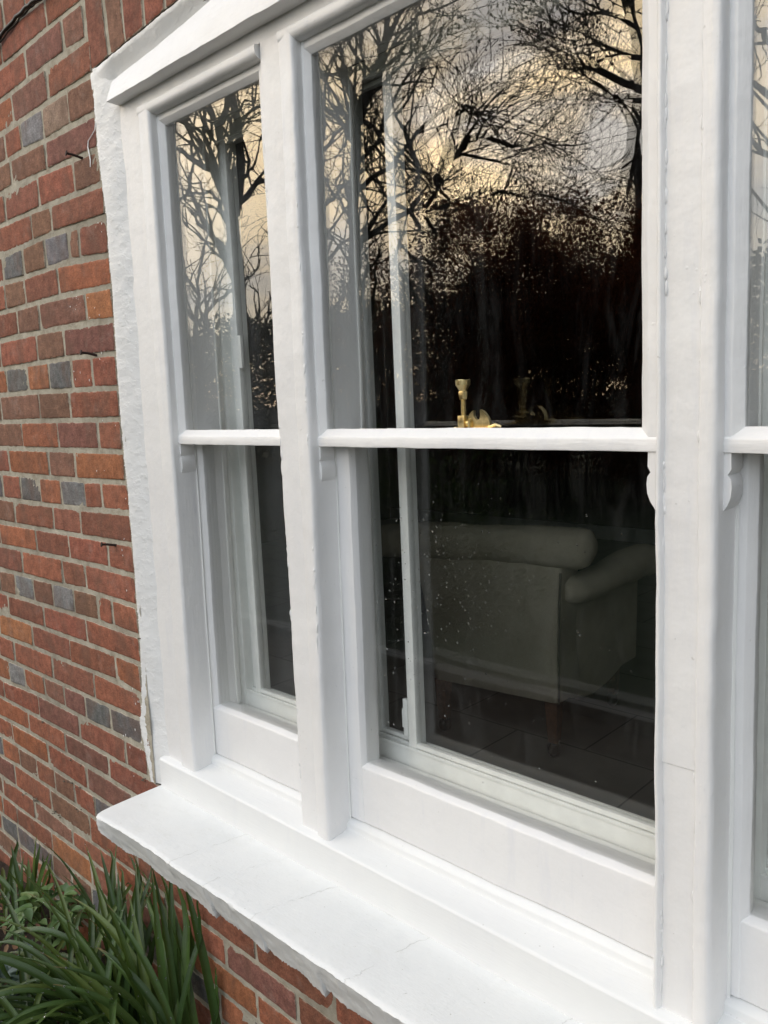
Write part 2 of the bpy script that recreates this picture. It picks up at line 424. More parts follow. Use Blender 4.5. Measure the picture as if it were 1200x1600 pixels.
def tile_mat():
    m = MT('grey_floor_tiles')
    br = m.n('ShaderNodeTexBrick'); br.offset = 0.5
    mp = m.n('ShaderNodeMapping'); mp.inputs['Rotation'].default_value = (0, 0, 0.0); m.l(m.co, mp.inputs[0]); m.l(mp.outputs[0], br.inputs['Vector'])
    br.inputs['Scale'].default_value = 1.0; br.inputs['Brick Width'].default_value = 0.6; br.inputs['Row Height'].default_value = 0.42
    br.inputs['Mortar Size'].default_value = 0.004; br.inputs['Mortar Smooth'].default_value = 0.2
    br.inputs['Color1'].default_value = (0.20, 0.195, 0.17, 1); br.inputs['Color2'].default_value = (0.24, 0.23, 0.20, 1); br.inputs['Mortar'].default_value = (0.06, 0.055, 0.05, 1)
    c = m.mix(0.5, br.outputs['Color'], m.ramp(m.noise(6, 5), [(0.3, 0.38), (0.7, 0.62)]), 'OVERLAY')
    m.set(Base_Color=c, Roughness=0.45, Normal=m.bump(br.outputs['Fac'], -0.4, 0.002))
    return m.m
M_tile = tile_mat()

def glass_mat(name, wav=0.00006, tint=(0.992, 0.995, 0.990), smear=0.013, scl=5.0):
    m = MT(name); t = m.t; t.nodes.remove(m.b)
    tr = m.n('ShaderNodeBsdfTransparent'); tr.inputs[0].default_value = (*tint, 1)
    gl = m.n('ShaderNodeBsdfGlossy'); gl.inputs['Roughness'].default_value = 0.0; gl.inputs[0].default_value = (1, 1, 1, 1)
    nb = m.bump(m.noise(scl, 2, 0.4), 1.0, wav)
    m.l(nb, gl.inputs['Normal'])
    fr = m.n('ShaderNodeFresnel'); ior = m.math('ADD', 1.52, m.math('MULTIPLY', m.geo.outputs['Backfacing'], 1 / 1.52 - 1.52 + 0.0))
    # on the inner face the incidence angle is the same as outside the thin pane, so use the reciprocal index
    ior = m.math('SUBTRACT', 1.52, m.math('MULTIPLY', m.geo.outputs['Backfacing'], 1.52 - 1 / 1.52))
    m.l(ior, fr.inputs['IOR'])
    mx = m.n('ShaderNodeMixShader'); m.l(fr.outputs[0], mx.inputs[0]); m.l(tr.outputs[0], mx.inputs[1]); m.l(gl.outputs[0], mx.inputs[2])
    # wiped streaks and dust lying on the glass
    df = m.n('ShaderNodeBsdfDiffuse'); df.inputs[0].default_value = (0.7, 0.72, 0.72, 1)
    sm = m.math('ADD', m.math('MULTIPLY', m.ramp(m.noise(9, 6, 0.75, stretch=(2.5, 1, 0.5), dist=1.2), [(0.52, 0.0), (0.75, 1.0)]), smear),
                m.math('MULTIPLY', m.ramp(m.noise(500, 2, 0.5), [(0.74, 0.0), (0.80, 1.0)]), smear * 6))
    m2 = m.n('ShaderNodeMixShader'); m.l(sm, m2.inputs[0]); m.l(mx.outputs[0], m2.inputs[1]); m.l(df.outputs[0], m2.inputs[2])
    m.l(m2.outputs[0], m.o.inputs[0])
    return m.m
M_glass = glass_mat('window_glass')
M_glass2 = glass_mat('secondary_glass', 0.00003, smear=0.008, scl=4.0)
def drop_mat():
    m = MT('water_drop'); m.set(Base_Color=(1.0, 1.0, 1.0), Roughness=0.02, IOR=1.33, Transmission_Weight=1.0); return m.m
M_drop = drop_mat()
def leaf_mat(name, rough=0.24, stripes=True, trans=0.25):
    m = MT(name)
    a = m.n('ShaderNodeVertexColor', layer_name='col'); c = a.outputs[0]
    c = m.mix(0.6, c, m.ramp(m.noise(30, 5, 0.6), [(0.3, 0.36), (0.7, 0.64)]), 'OVERLAY')
    nrm = m.bump(m.noise(200, 3), 0.3, 0.0006)
    if stripes:
        uv = m.n('ShaderNodeUVMap', uv_map='uv'); sp = m.n('ShaderNodeSeparateXYZ'); m.l(uv.outputs[0], sp.inputs[0])
        wv = m.math('SINE', m.math('MULTIPLY', sp.outputs[0], 44.0)); nrm = m.bump(wv, 0.35, 0.0004, nrm)
        c = m.mix(m.math('MULTIPLY', m.math('ADD', m.math('MULTIPLY', wv, 0.5), 0.5), 0.22), c, (0.10, 0.17, 0.05))
        # dry tip
        c = m.mix(m.ramp(sp.outputs[1], [(0.93, 0.0), (0.99, 1.0)]), c, (0.22, 0.15, 0.06))
    m.set(Base_Color=c, Roughness=rough, Normal=nrm)
    m.b.inputs['Specular IOR Level'].default_value = 0.55
    m.b.inputs['Subsurface Weight'].default_value = 0.0
    if trans:
        td = m.n('ShaderNodeBsdfTranslucent'); m.l(c if name == 'tree_leaf' else m.mix(0.5, c, (0.12, 0.20, 0.02)), td.inputs[0])
        mx = m.n('ShaderNodeMixShader'); mx.inputs[0].default_value = trans
        m.l(m.b.outputs[0], mx.inputs[1]); m.l(td.outputs[0], mx.inputs[2]); m.l(mx.outputs[0], m.o.inputs[0])
    return m.m
M_blade = leaf_mat('strap_leaf'); M_leaf = leaf_mat('broad_leaf', 0.45, False); M_litter = leaf_mat('dead_leaf', 0.8, False, 0.1)
M_treeleaf = leaf_mat('tree_leaf', 0.7, False, 0.45)

# ------------------------------------------------------------------ ground and garden surface
def soil_mat():
    m = MT('garden_soil')
    c = m.ramp(m.noise(26, 8, 0.75), [(0.3, (0.018, 0.012, 0.008)), (0.55, (0.05, 0.033, 0.02)), (0.75, (0.12, 0.075, 0.042))])
    m.set(Base_Color=c, Roughness=0.95, Normal=m.bump(m.noise(55, 7, 0.75), 1.0, 0.02)); return m.m
def lawn_mat():
    m = MT('lawn')
    c = m.ramp(m.noise(12, 7, 0.7), [(0.3, (0.010, 0.018, 0.006)), (0.7, (0.030, 0.048, 0.014))])
    m.set(Base_Color=c, Roughness=0.9, Normal=m.bump(m.noise(90, 5), 1.0, 0.02)); return m.m
g = G()
gx = [-4.5 + 0.06 * i for i in range(int(7.5 / 0.06) + 1)]; gy = [-2.05 + 0.05 * i for i in range(42)]
vs = []
for y in gy:
    for x in gx:
        h = 0.03 * noise.noise(Vector((x * 2.2, y * 2.2, 0))) + 0.014 * noise.noise(Vector((x * 9, y * 9, 3))) - 0.01
        vs.append(Vector((x, y, h)))
nx = len(gx)
g.add(vs, [(j * nx + i, j * nx + i + 1, (j + 1) * nx + i + 1, (j + 1) * nx + i) for j in range(len(gy) - 1) for i in range(nx - 1)])
tag(g.build('flower_bed', soil_mat(), smooth=180), 'dark bare soil of the bed along the brick wall', kind='structure')
g = G(); g.add([Vector(p) for p in ((-150, -150, -0.06), (150, -150, -0.06), (150, 150, -0.06), (-150, 150, -0.06))], [(0, 1, 2, 3)])
tag(g.build('ground', lawn_mat()), 'dark green lawn reaching away from the house', kind='structure')
g = G(); x = -7.0
while x < 3:
    L_ = random.uniform(0.55, 0.75); g.box(x, x + L_ - 0.012, -2.16, -2.06, -0.05, 0.035 + random.uniform(-0.006, 0.006), b=0.008); x += L_
tag(g.build('stone_edging', M_stone, smooth=40), 'pale stone kerb between the lawn and the bed, seen mirrored low in the glass', 'kerb')

# ------------------------------------------------------------------ brick wall, traced course by course
J = [[(0,107),(88,33),(124,6)],[(0,159),(43,125),(76,102),(98,84),(136,60)],[(0,211),(20,198),(74,160),(140,118)],[(0,259),(33,236),(70,220),(106,198),(146,178)],
[(0,305),(19,292),(74,267),(120,248),(154,231)],[(0,353),(62,326),(160,287)],[(0,401),(52,378),(82,365),(108,358),(166,337)],[(0,444),(39,433),(74,421),(108,408),(170,398)],
[(0,489),(42,478),(92,463),(174,447)],[(0,533),(28,525),(64,519),(136,504),(177,500)],[(0,577),(60,567),(102,560),(178,552)],[(0,618),(44,613),(184,606)],
[(0,660),(64,657),(112,657),(186,655)],[(0,701),(37,701),(92,703),(152,704),(192,706)],[(0,739),(78,746),(118,750),(198,754)],[(0,779),(34,783),(98,792),(202,802)],
[(0,816),(25,820),(86,830),(128,838),(206,851)],[(0,852),(60,864),(109,875),(170,888),(210,900)],[(0,890),(36,898),(98,914),(140,924),(214,948)],
[(0,925),(53,941),(118,960),(178,980),(220,996)],[(0,957),(70,982),(138,1007),(220,1038)],[(0,992),(53,1012),(112,1036),(182,1064),(222,1086)],
[(0,1026),(25,1036),(82,1062),(151,1094),(218,1124)],[(0,1060),(40,1077),(72,1090),(138,1126),(176,1145),(218,1166)],[(0,1088),(62,1122),(126,1156),(200,1198)],
[(0,1119),(46,1143),(104,1178),(172,1218)],[(0,1148),(75,1196),(138,1236),(170,1256)],[(0,1180),(32,1199),(58,1218),(88,1238),(152,1281)],
[(0,1212),(26,1230),(86,1272),(112,1295),(148,1318)],[(0,1240),(29,1262),(56,1282),(114,1322)],[(0,1269),(30,1290),(60,1314),(84,1335)],[(0,1294),(30,1320),(62,1346)]]
U = 0.0695
def jfun(k):
    if 0 <= k < len(J):
        pts = []
        for (x, y) in J[k]:
            p = at(x, y, 0.0); pts.append((p.x, p.z - ZG + k * U))
        pts.sort(); a, b = pts[0], pts[-1]
        pts = [(a[0] - 0.5, 0.0)] + pts + [(b[0] + 0.5, 0.0)]
        f = interp(pts); return lambda X: f(X) - k * U
    return lambda X: -k * U + 0.003 * noise.noise(Vector((X * 2.0, k * 1.7, 0)))
JF_ = {k: jfun(k) for k in range(-12, 40)}
def jpx(k, x):
    if 0 <= k < len(J): return interp(J[k])(x)
    return None
RD, DR, OR, OB, BR, GY, GD, PU, PL = ((0.320, 0.105, 0.055), (0.275, 0.095, 0.055), (0.380, 0.125, 0.050), (0.400, 0.150, 0.050), (0.255, 0.120, 0.072),
    (0.225, 0.222, 0.218), (0.150, 0.148, 0.146), (0.235, 0.098, 0.068), (0.320, 0.195, 0.145))
# row k lies between joints k and k+1: perpend pixels and brick colours left to right
ROWS = {
 0: ([40, 98], [RD, PU, BR]), 1: ([19, 74], [OR, PU, DR]), 2: ([8, 33, 67, 107], [BR, RD, GY, PL, BR]), 3: ([17, 72], [BR, BR, PU]),
 4: ([8, 60, 116], [RD, DR, RD, BR]), 5: ([50, 80], [RD, BR, RD]), 6: ([4, 36, 71, 107, 124], [RD, GD, BR, GY, BR, RD]), 7: ([39, 91], [BR, DR, OR]),
 8: ([27, 62, 134], [DR, BR, PU, OB]), 9: ([1, 58, 100], [RD, RD, BR, PU]), 10: ([11, 43, 77, 112, 144], [OR, GD, OR, GD, RD, RD]),
 11: ([2, 62, 109], [BR, BR, BR, RD]), 12: ([35, 91, 153], [BR, OR, PU, RD]), 13: ([14, 77, 117], [DR, OR, BR, OB]),
 14: ([4, 33, 63, 96, 133, 159], [GD, RD, GD, OR, GY, RD, RD]), 15: ([23, 84, 126], [BR, RD, DR, DR]), 16: ([0, 57, 108, 169], [RD, OR, DR, RD, RD]),
 17: ([35, 98, 134], [DR, RD, DR, RD]), 18: ([1, 24, 53, 83, 116, 153, 176], [BR, BR, GY, BR, GY, BR, RD, RD]), 19: ([13, 69, 135], [RD, DR, RD, RD]),
 20: ([51, 110, 181], [OB, DR, RD, OR]), 21: ([23, 82, 148], [RD, RD, DR, RD]), 22: ([15, 39, 70, 101, 134, 173], [OR, GY, OR, BR, PU, GD, GD]),
 23: ([7, 61, 124, 197], [DR, RD, PU, RD, DR]), 24: ([45, 103, 170], [OR, RD, PU, RD]), 25: ([20, 75, 136], [RD, OR, RD, PU]),
 26: ([5, 31, 58, 86, 117, 150], [GD, OR, BR, RD, BR, RD, GD]), 27: ([24, 80, 141], [PU, RD, BR, RD]), 28: ([4, 55, 114], [BR, RD, BR, RD]),
 29: ([28, 82], [RD, RD, OB]), 30: ([3, 28, 56], [RD, GD, GD, GD])}
EDGE = [(145,115),(147,160),(152,230),(160,290),(166,337),(170,398),(175,447),(178,500),(182,560),(188,650),(194,720),(200,770),(205,830),(210,890),(214,950),(219,1000),(221,1060),(221,1100),(218,1130),(219,1222)]
_e = sorted((at(x, y, 0.0).z - ZG, at(x, y, 0.0).x) for x, y in EDGE)
_e = [(z, X if z > -1.63 else -1.640) for z, X in _e]
edgeX = interp(_e)
WX1 = 0.165                                    # right-hand edge of the window opening
LX, RX = -4.2, 1.6
HEADR = {2, 6, 10, 14, 18, 22, 26, 30}
bg_ = G()
def brick(c00, c10, c11, c01, col, rough=1.0):
    """c..: (X, z) of the four corners, counter-clockwise from lower left; outline is ragged, face slightly domed"""
    q = [Vector(c) for c in (c00, c10, c11, c01)]
    w_, h_ = (q[1] - q[0]).length, (q[3] - q[0]).length
    if w_ < 0.008 or h_ < 0.012: return
    nu, nvv = max(3, int(w_ / 0.011)), max(3, int(h_ / 0.011))
    seed = random.uniform(0, 99)
    tx, tz = random.uniform(-.0015, .0015), random.uniform(-.0012, .0012); off = random.uniform(-0.0009, 0.0005)
    ring = []
    for i in range(nu): ring.append((i / nu, 0.0))
    for i in range(nvv): ring.append((1.0, i / nvv))
    for i in range(nu): ring.append((1 - i / nu, 1.0))
    for i in range(nvv): ring.append((0.0, 1 - i / nvv))
    cen = (q[0] + q[1] + q[2] + q[3]) / 4
    def P(u, v): return q[0].lerp(q[1], u).lerp(q[3].lerp(q[2], u), v)
    def R_(inset, Y, amp):
        res = []
        for (u, v) in ring:
            cu = 0.10 * min(1, 0.03 / w_); 
            p = P(u, v)
            # round the corners
            du, dv = min(u, 1 - u) * w_, min(v, 1 - v) * h_
            k = max(0.0, 1 - (du + dv) / 0.006) * 0.0014
            d = (cen - p); d.normalize()
            # inset towards the centre, measured per axis
            ix = inset if u < 0.5 else -inset; iz = inset if v < 0.5 else -inset
            pp = Vector((p.x, p.y))
            if u in (0.0, 1.0): pp.x += ix
            else: pp.x += 0 if 0.12 < u < 0.88 else ix * 0.6
            if v in (0.0, 1.0): pp.y += iz
            else: pp.y += 0 if 0.2 < v < 0.8 else iz * 0.6
            pp += d * k
            nn = noise.noise_vector(Vector((pp.x * 75 + seed, pp.y * 75, seed))) * amp + noise.noise_vector(Vector((pp.x * 240, pp.y * 240, seed))) * amp * 0.7
            res.append(Vector((pp.x + nn.x, Y + off + tx * (u - .5) * 2 + tz * (v - .5) * 2 + nn.z * 0.5, pp.y + nn.y + ZG)))
        return res
    a = R_(0.0, 0.006, 0.0016 * rough); b = R_(0.0, 0.0006, 0.0014 * rough); c = R_(0.0014, -0.0003, 0.0013 * rough); d = R_(0.005, -0.0006, 0.0009 * rough)
    n = len(ring); vs = a + b + c + d; fs = []
    for s_ in range(3):
        for i in range(n):
            i2 = (i + 1) % n; fs.append((s_ * n + i, s_ * n + i2, (s_ + 1) * n + i2, (s_ + 1) * n + i))
    fs.append(tuple(3 * n + i for i in range(n)))
    v_ = random.uniform(0.84, 1.10); gr_ = sum(col) / 3; col = tuple(0.86 * x_ + 0.14 * gr_ for x_ in col); col = tuple(min(1, x_ * v_ * random.uniform(0.96, 1.04)) for x_ in col)
    lime = tuple(0.55 * a_ + 0.45 * b_ for a_, b_ in zip(col, (0.50, 0.44, 0.35)))
    bg_.add(vs, fs, col)
    q0 = len(bg_.c) - len(fs)
    for i_ in range(n): bg_.c[q0 + i_] = (0.46, 0.41, 0.33)
    for i_ in range(n):
        if noise.noise(Vector((ring[i_][0] * w_ * 70 + seed, ring[i_][1] * h_ * 70, seed))) > 0.16: bg_.c[q0 + n + i_] = lime
def randcol(k):
    if k in HEADR: return random.choice([RD, GD, OR, GD, BR, DR])
    return random.choice([RD, DR, RD, OR, BR, PU, RD])
def zarch(X): return interp([(-1.625, -0.131), (-1.30, -0.109), (-1.0, -0.095), (-0.72, -0.090), (-0.45, -0.095), (-0.1, -0.109), (0.16, -0.131)])(X)
ARX0, ARX1 = -1.642, 0.19
for k in range(-9, 34):
    bounds = []
    jt, jb = JF_[k], JF_[k + 1]
    zm = -(k + 0.5) * U
    if k in ROWS:
        ps, cols = ROWS[k]; xs = []
        for px in ps:
            y0, y1 = jpx(k, px), jpx(k + 1, px)
            ym = (y0 + y1) / 2 if (y0 is not None and y1 is not None) else None
            if ym is None: continue
            xs.append(at(px, ym, 0.0).x)
    else:
        pitch = 0.24; xs = [-2.3 + random.uniform(0, 0.2) - 0.01]; cols = [randcol(k), randcol(k)]
        while xs[-1] + pitch < -1.72: xs.append(xs[-1] + pitch * (0.5 if random.random() < .25 else 1)); cols.append(randcol(k))
        if k in (-1, -2): cols = [RD, GD if k == -2 else PU] + [RD] * 9
    # extend left
    left = []
    x = xs[0]; extra = []
    while x > LX:
        p = (0.12 if k in HEADR else 0.24) + random.uniform(-0.006, 0.006)
        if k not in HEADR and random.random() < 0.2: p *= 0.5
        x -= p; left.append(x); extra.append(randcol(k))
    xs = left[::-1] + xs; cols = extra[::-1][:-1] + cols if k in ROWS else extra[::-1] + cols
    # right end(s)
    def run(xs_, cols_, xr, slot=None):
        b_ = xs_ + [xr]
        for i in range(len(b_) - 1):
            c_ = cols_[i] if i < len(cols_) else randcol(k)
            xa, xb = b_[i], b_[i + 1]
            jw = 0.0046 + random.uniform(-0.0006, 0.0012); jr = jw if i < len(b_) - 2 else (0.0035 if slot is None else 0.004)
            jh = 0.0060
            brick((xa + jw, jb(xa) + jh), (xb - jr, jb(xb) + jh), (xb - jr, jt(xb) - jh), (xa + jw, jt(xa) - jh), c_)
    top = 0.118
    if zm < -1.70:                                   # under the sill: runs straight on
        while xs[-1] < RX:
            p = (0.12 if k in HEADR else 0.24) + random.uniform(-0.006, 0.006)
            xs.append(xs[-1] + p); cols.append(randcol(k))
        run(xs[:-1], cols, min(xs[-1], RX))
    elif zm > top:                                    # above the arch
        while xs[-1] < RX:
            xs.append(xs[-1] + (0.12 if k in HEADR else 0.24)); cols.append(randcol(k))
        run(xs[:-1], cols, RX)
    else:
        re = edgeX(zm) if zm < -0.10 else ARX0 - 0.002
        xs = [x_ for x_ in xs if x_ < re - 0.02]
        run(xs, cols[-len(xs):] if k not in ROWS else cols, re, slot=1)
        xr = [WX1 + 0.0 if zm < -0.10 else ARX1]
        while xr[-1] < RX: xr.append(xr[-1] + (0.12 if k in HEADR else 0.24) * (0.5 if len(xr) == 1 and k % 2 else 1))
        run(xr[:-1], [randcol(k) for _ in xr], RX)
# arch of upright bricks over the window
sx = [ARX0 + 0.003, -1.5575, -1.4905, -1.419, -1.345]
while sx[-1] < ARX1 - 0.05: sx.append(sx[-1] + 0.0715)
sx[-1] = ARX1
scol = [DR, BR, DR, RD, RD]
for i in range(len(sx) - 1):
    xa, xb = sx[i], sx[i + 1]; lean = -0.012 if i < 3 else 0.0
    jw = 0.007 if i == 1 else 0.004
    brick((xa + jw, zarch(xa) + 0.002), (xb - 0.004, zarch(xb) + 0.002), (xb - 0.004 + lean * (i < 2), 0.107), (xa + jw + lean * (0 < i < 3), 0.107), scol[i] if i < 5 else random.choice([RD, DR, BR, OR]))

wall = empty('brick_wall', (-1.0, 0.0, 0.0), 'old red brick house wall with scattered blue-grey headers and buff mortar', 'wall')
tag(bg_.build('brickwork', M_brick, wall, smooth=50, colors=True))
# mortar bed with the opening left out, plus the depth of the wall behind
def mgrid(g, X0, X1, Z0, Z1, zt=None):
    zclip = zt
    st_ = 0.006 if (X1 < -1.5 and X0 > -3) else 0.02
    nx_ = max(2, int((X1 - X0) / st_)); nz_ = max(2, int((Z1 - Z0) / st_)); vs = []
    for j in range(nz_ + 1):
        for i in range(nx_ + 1):
            X = X0 + (X1 - X0) * i / nx_; Z = Z0 + (Z1 - Z0) * j / nz_
            if zclip: Z = max(Z, zclip(X) + 0.0025)
            d = 0.0010 * noise.noise(Vector((X * 60, Z * 60, 0))) + 0.0008 * noise.noise(Vector((X * 190, Z * 190, 5)))
            vs.append(Vector((X, 0.0012 + d, Z + ZG)))
    w2 = nx_ + 1
    g.add(vs, [(j * w2 + i, j * w2 + i + 1, (j + 1) * w2 + i + 1, (j + 1) * w2 + i) for j in range(nz_) for i in range(nx_)])
mg = G()
mgrid(mg, -2.8, -1.624, -2.3, 0.5); mgrid(mg, LX, -2.8, -2.3, 0.62); mgrid(mg, -1.624, RX, -2.3, -1.672); mgrid(mg, -1.624, 0.16, -0.135, 0.62, zarch)
mgrid(mg, 0.16, RX, -1.672, 0.62); mgrid(mg, -2.8, -1.624, 0.5, 0.62)
mg.build('mortar', M_mortar, wall, smooth=180, fix=False)
bk = G()
for (x0, x1, z0, z1) in ((LX, -1.605, -2.4, 0.62), (0.145, RX, -2.4, 0.62), (-1.605, 0.145, -2.4, -1.675), (-1.605, 0.145, -0.128, 0.62)):
    bk.box(x0, x1, 0.012, 0.27, z0 + ZG, z1 + ZG)
bk.build('wall_core', M_wall, wall)
# rendered fillet round the opening
fg = G()
JFX = lin(-0.21, -1.560, -1.55, -1.584)
nz_ = 760; nu = 13; vs = []
for j in range(nz_ + 1):
    z = -1.668 + (1.668 - 0.131) * j / nz_
    xo = edgeX(z) - 0.002; jg = 0.0045 * noise.noise(Vector((z * 70, 0, 0))) + 0.0060 * noise.noise(Vector((z * 330, 1, 0))) + 0.0025 * noise.noise(Vector((z * 800, 1, 0))); xi = JFX(z) + 0.004
    for i in range(nu):
        t = i / (nu - 1)
        X = xo + (xi - xo) * t + jg * max(0.0, 1 - t * 9)
        Y = -0.0022 + 0.0225 * (t ** 1.5)
        if i == 0: Y += 0.0035
        p = Vector((X, Y, z + ZG)); k = min(1.0, t * 6 + 0.3)
        p.y += (0.0022 * noise.noise(Vector((X * 16, z * 13, 0))) + 0.0010 * noise.noise(Vector((X * 60, z * 50, 2))) + 0.0004 * noise.noise(Vector((X * 200, z * 200, 2)))) * k
        vs.append(p)
fg.add(vs, [(j * nu + i, j * nu + i + 1, (j + 1) * nu + i + 1, (j + 1) * nu + i) for j in range(nz_) for i in range(nu - 1)])
ztop = interp([(-1.63, -0.215), (-1.591, -0.190), (-1.560, -0.173), (-1.496, -0.167), (-1.401, -0.161), (-1.292, -0.150), (-1.209, -0.142), (-0.9, -0.129), (-0.72, -0.126), (-0.5, -0.129), (-0.1, -0.153), (0.13, -0.19)])
nxx = 260; nu = 11; vs = []
for j in range(nxx + 1):
    X = -1.636 + (0.160 + 1.636) * j / nxx
    zo = zarch(X) + 0.0015 * noise.noise(Vector((X * 80, 0, 0))) + 0.0015 * noise.noise(Vector((X * 230, 2, 0)))
    zi = ztop(X) - 0.003
    for i in range(nu):
        t = i / (nu - 1); z = zo + (zi - zo) * t
        Y = -0.0018 + 0.032 * t ** 1.15 * (0.3 + 0.7 * min(1, max(0, (X + 1.636) / 0.08)))
        if i == 0: Y += 0.003
        p = Vector((X, Y, z + ZG)); p.y += 0.0022 * noise.noise(Vector((X * 14, z * 20, 4))) + 0.0009 * noise.noise(Vector((X * 70, z * 70, 4)))
        vs.append(p)
fg.add(vs, [(j * nu + i, (j + 1) * nu + i, (j + 1) * nu + i + 1, j * nu + i + 1) for j in range(nxx) for i in range(nu - 1)])
# right-hand reveal
vs = []
for j in range(121):
    z = -1.668 + 1.537 * j / 120
    for i in range(7):
        t = i / 6; vs.append(Vector((WX1 - 0.004 - 0.066 * t, -0.002 + 0.022 * t ** 1.5 + 0.002 * noise.noise(Vector((t * 3, z * 14, 9))), z + ZG)))
fg.add(vs, [(j * 7 + i, (j + 1) * 7 + i, (j + 1) * 7 + i + 1, j * 7 + i + 1) for j in range(120) for i in range(6)])
fg.build('render_fillet', M_render, wall, smooth=60, fix=False)

# ------------------------------------------------------------------ masonry sill with the ragged underside
sg = G()
X0, X1 = -1.602, 0.19
nX = 560
def sill_top(X): return -1.667
rowsN = []
secs = []
crackx = [-1.20, -1.05, -0.90, -0.735, -0.60, -0.42, -0.25, -0.08, 0.08]
for j in range(nX + 1):
    X = X0 + (X1 - X0) * j / nX
    e = min(1.0, (X - X0) / 0.018); e2 = math.sqrt(max(0.0, 1 - (1 - e) ** 2))      # rounded left end
    yf = -0.153 + 0.0035 * noise.noise(Vector((X * 6, 1, 0))) + 0.0020 * noise.noise(Vector((X * 28, 1, 4))) + 0.0011 * noise.noise(Vector((X * 110, 1, 4)))
    if j < 12: yf += (1 - e2) * 0.012
    if X < -1.5: yf -= 0.010 * (-1.5 - X) / 0.1
    jag = 0.0065 * noise.noise(Vector((X * 12, 7, 0))) + 0.0030 * noise.noise(Vector((X * 48, 7, 0))) + 0.0034 * noise.noise(Vector((X * 230, 7, 0)))
    saw = 0.0
    for cx_ in crackx:
        d_ = X - cx_
        if -0.05 < d_ <= 0: saw = min(saw, -0.010 * (1 + d_ / 0.05))
        if 0 < d_ < 0.02: saw = max(saw, 0.006 * (1 - d_ / 0.02))
    ub = -1.7360 + jag + saw
    if X < -1.54: ub += (-1.54 - X) * 0.55
    zt_ = -1.667 + 0.0006 * noise.noise(Vector((X * 30, 0, 3)))
    prof = [(0.004, zt_ + 0.001), (-0.04, zt_ + 0.0005), (-0.08, zt_), (-0.12, zt_ - 0.0008), (yf + 0.010, zt_ - 0.0022), (yf + 0.004, zt_ - 0.0034), (yf + 0.0008, zt_ - 0.0068)]
    m_ = 9
    for i in range(1, m_ + 1):
        t = i / m_; z = (zt_ - 0.0068) + (ub - zt_ + 0.0068) * t
        y = yf + 0.0005 + 0.0018 * noise.noise(Vector((X * 30, z * 60, 11))) + 0.0013 * noise.noise(Vector((X * 150, z * 170, 11))) + 0.022 * t * min(1.0, (X - X0) / 0.06)
        prof.append((y, z))
    prof += [(yf + 0.034, ub + 0.003), (-0.10, ub + 0.004), (0.004, ub + 0.004)]
    sec = []
    for (y, z) in prof:
        p = Vector((X, y, z + ZG)); p += nv(p, 14, 0.0012) + nv(p, 70, 0.0004)
        # hairline cracks across the top
        for cx_ in (-1.205, -1.058, -0.70):
            wob = cx_ + 0.010 * noise.noise(Vector((y * 30, cx_, 0))) + (y + 0.15) * 0.35
            if abs(X - wob) < 0.0017 and z > zt_ - 0.01: p.z -= 0.0012
        sec.append(p)
    secs.append(sec)
sweep(sg, secs)
sill = sg.build('masonry_sill', M_sill, wall, smooth=50)

# ------------------------------------------------------------------ the sash window
win = empty('sash_window', (-0.738, 0.02, ZG - 1.667), 'white painted timber sash window of three lights in the brick wall', 'window')
ZH, ZS = -0.212, -1.600
XL = lin(-0.26, -1.446, -1.59, -1.467)        # left light, left bead edge
XR1 = lin(-0.24, -1.110, -1.60, -1.120)
XM = lin(-0.26, -1.020, -1.59, -1.037)
XR2 = lambda z: -0.427
XN = lambda z: -0.354
XE = lambda z: -0.014
fr = G()
# left jamb face with its bead
JB = lin(-0.24, -1.484, -1.457, -1.516)
off = lambda f, d: (lambda z: f(z) + d)
vmember(fr, [(off(JFX, -0.03), 0.018), (JB, 0.018), (JB, 0.13), (off(JFX, -0.03), 0.13)], -1.64, ZH + 0.06, 0.0015)
vmember(fr, [(off(JB, -0.0015), 0.0210), (off(JB, 0.0015), 0.0105), (off(XL, -0.004), 0.0095), (XL, 0.014), (off(XL, 0.001), 0.135), (off(JB, -0.0015), 0.135)], -1.612, -0.238, [0, 0.002, 0.0035, 0.004, 0, 0])
# right jamb
vmember(fr, [(0.024, 0.018), (0.12, 0.018), (0.12, 0.13), (0.024, 0.13)], -1.64, ZH + 0.06, 0.0015, step=0.05)
vmember(fr, [(XE, 0.010), (0.022, 0.010), (0.022, 0.135), (XE, 0.135)], -1.612, -0.238, 0.004, step=0.03)
# head lining and beads over each light
hmember(fr, [(0.0185, -0.100), (0.0185, -0.2365), (0.13, -0.2365), (0.13, -0.100)], -1.60, 0.10, 0.0012)
for a, b in ((-1.485, -1.112), (-1.055, -0.418), (-0.377, 0.022)):
    hmember(fr, [(0.012, -0.2375), (0.0095, -0.2405), (0.0095, -0.252), (0.016, -0.2585), (0.13, -0.2595), (0.13, -0.2375)], a, b, [0.003, 0.004, 0.006, 0.004, 0, 0])
fr.build('frame', M_paint, win, smooth=38)
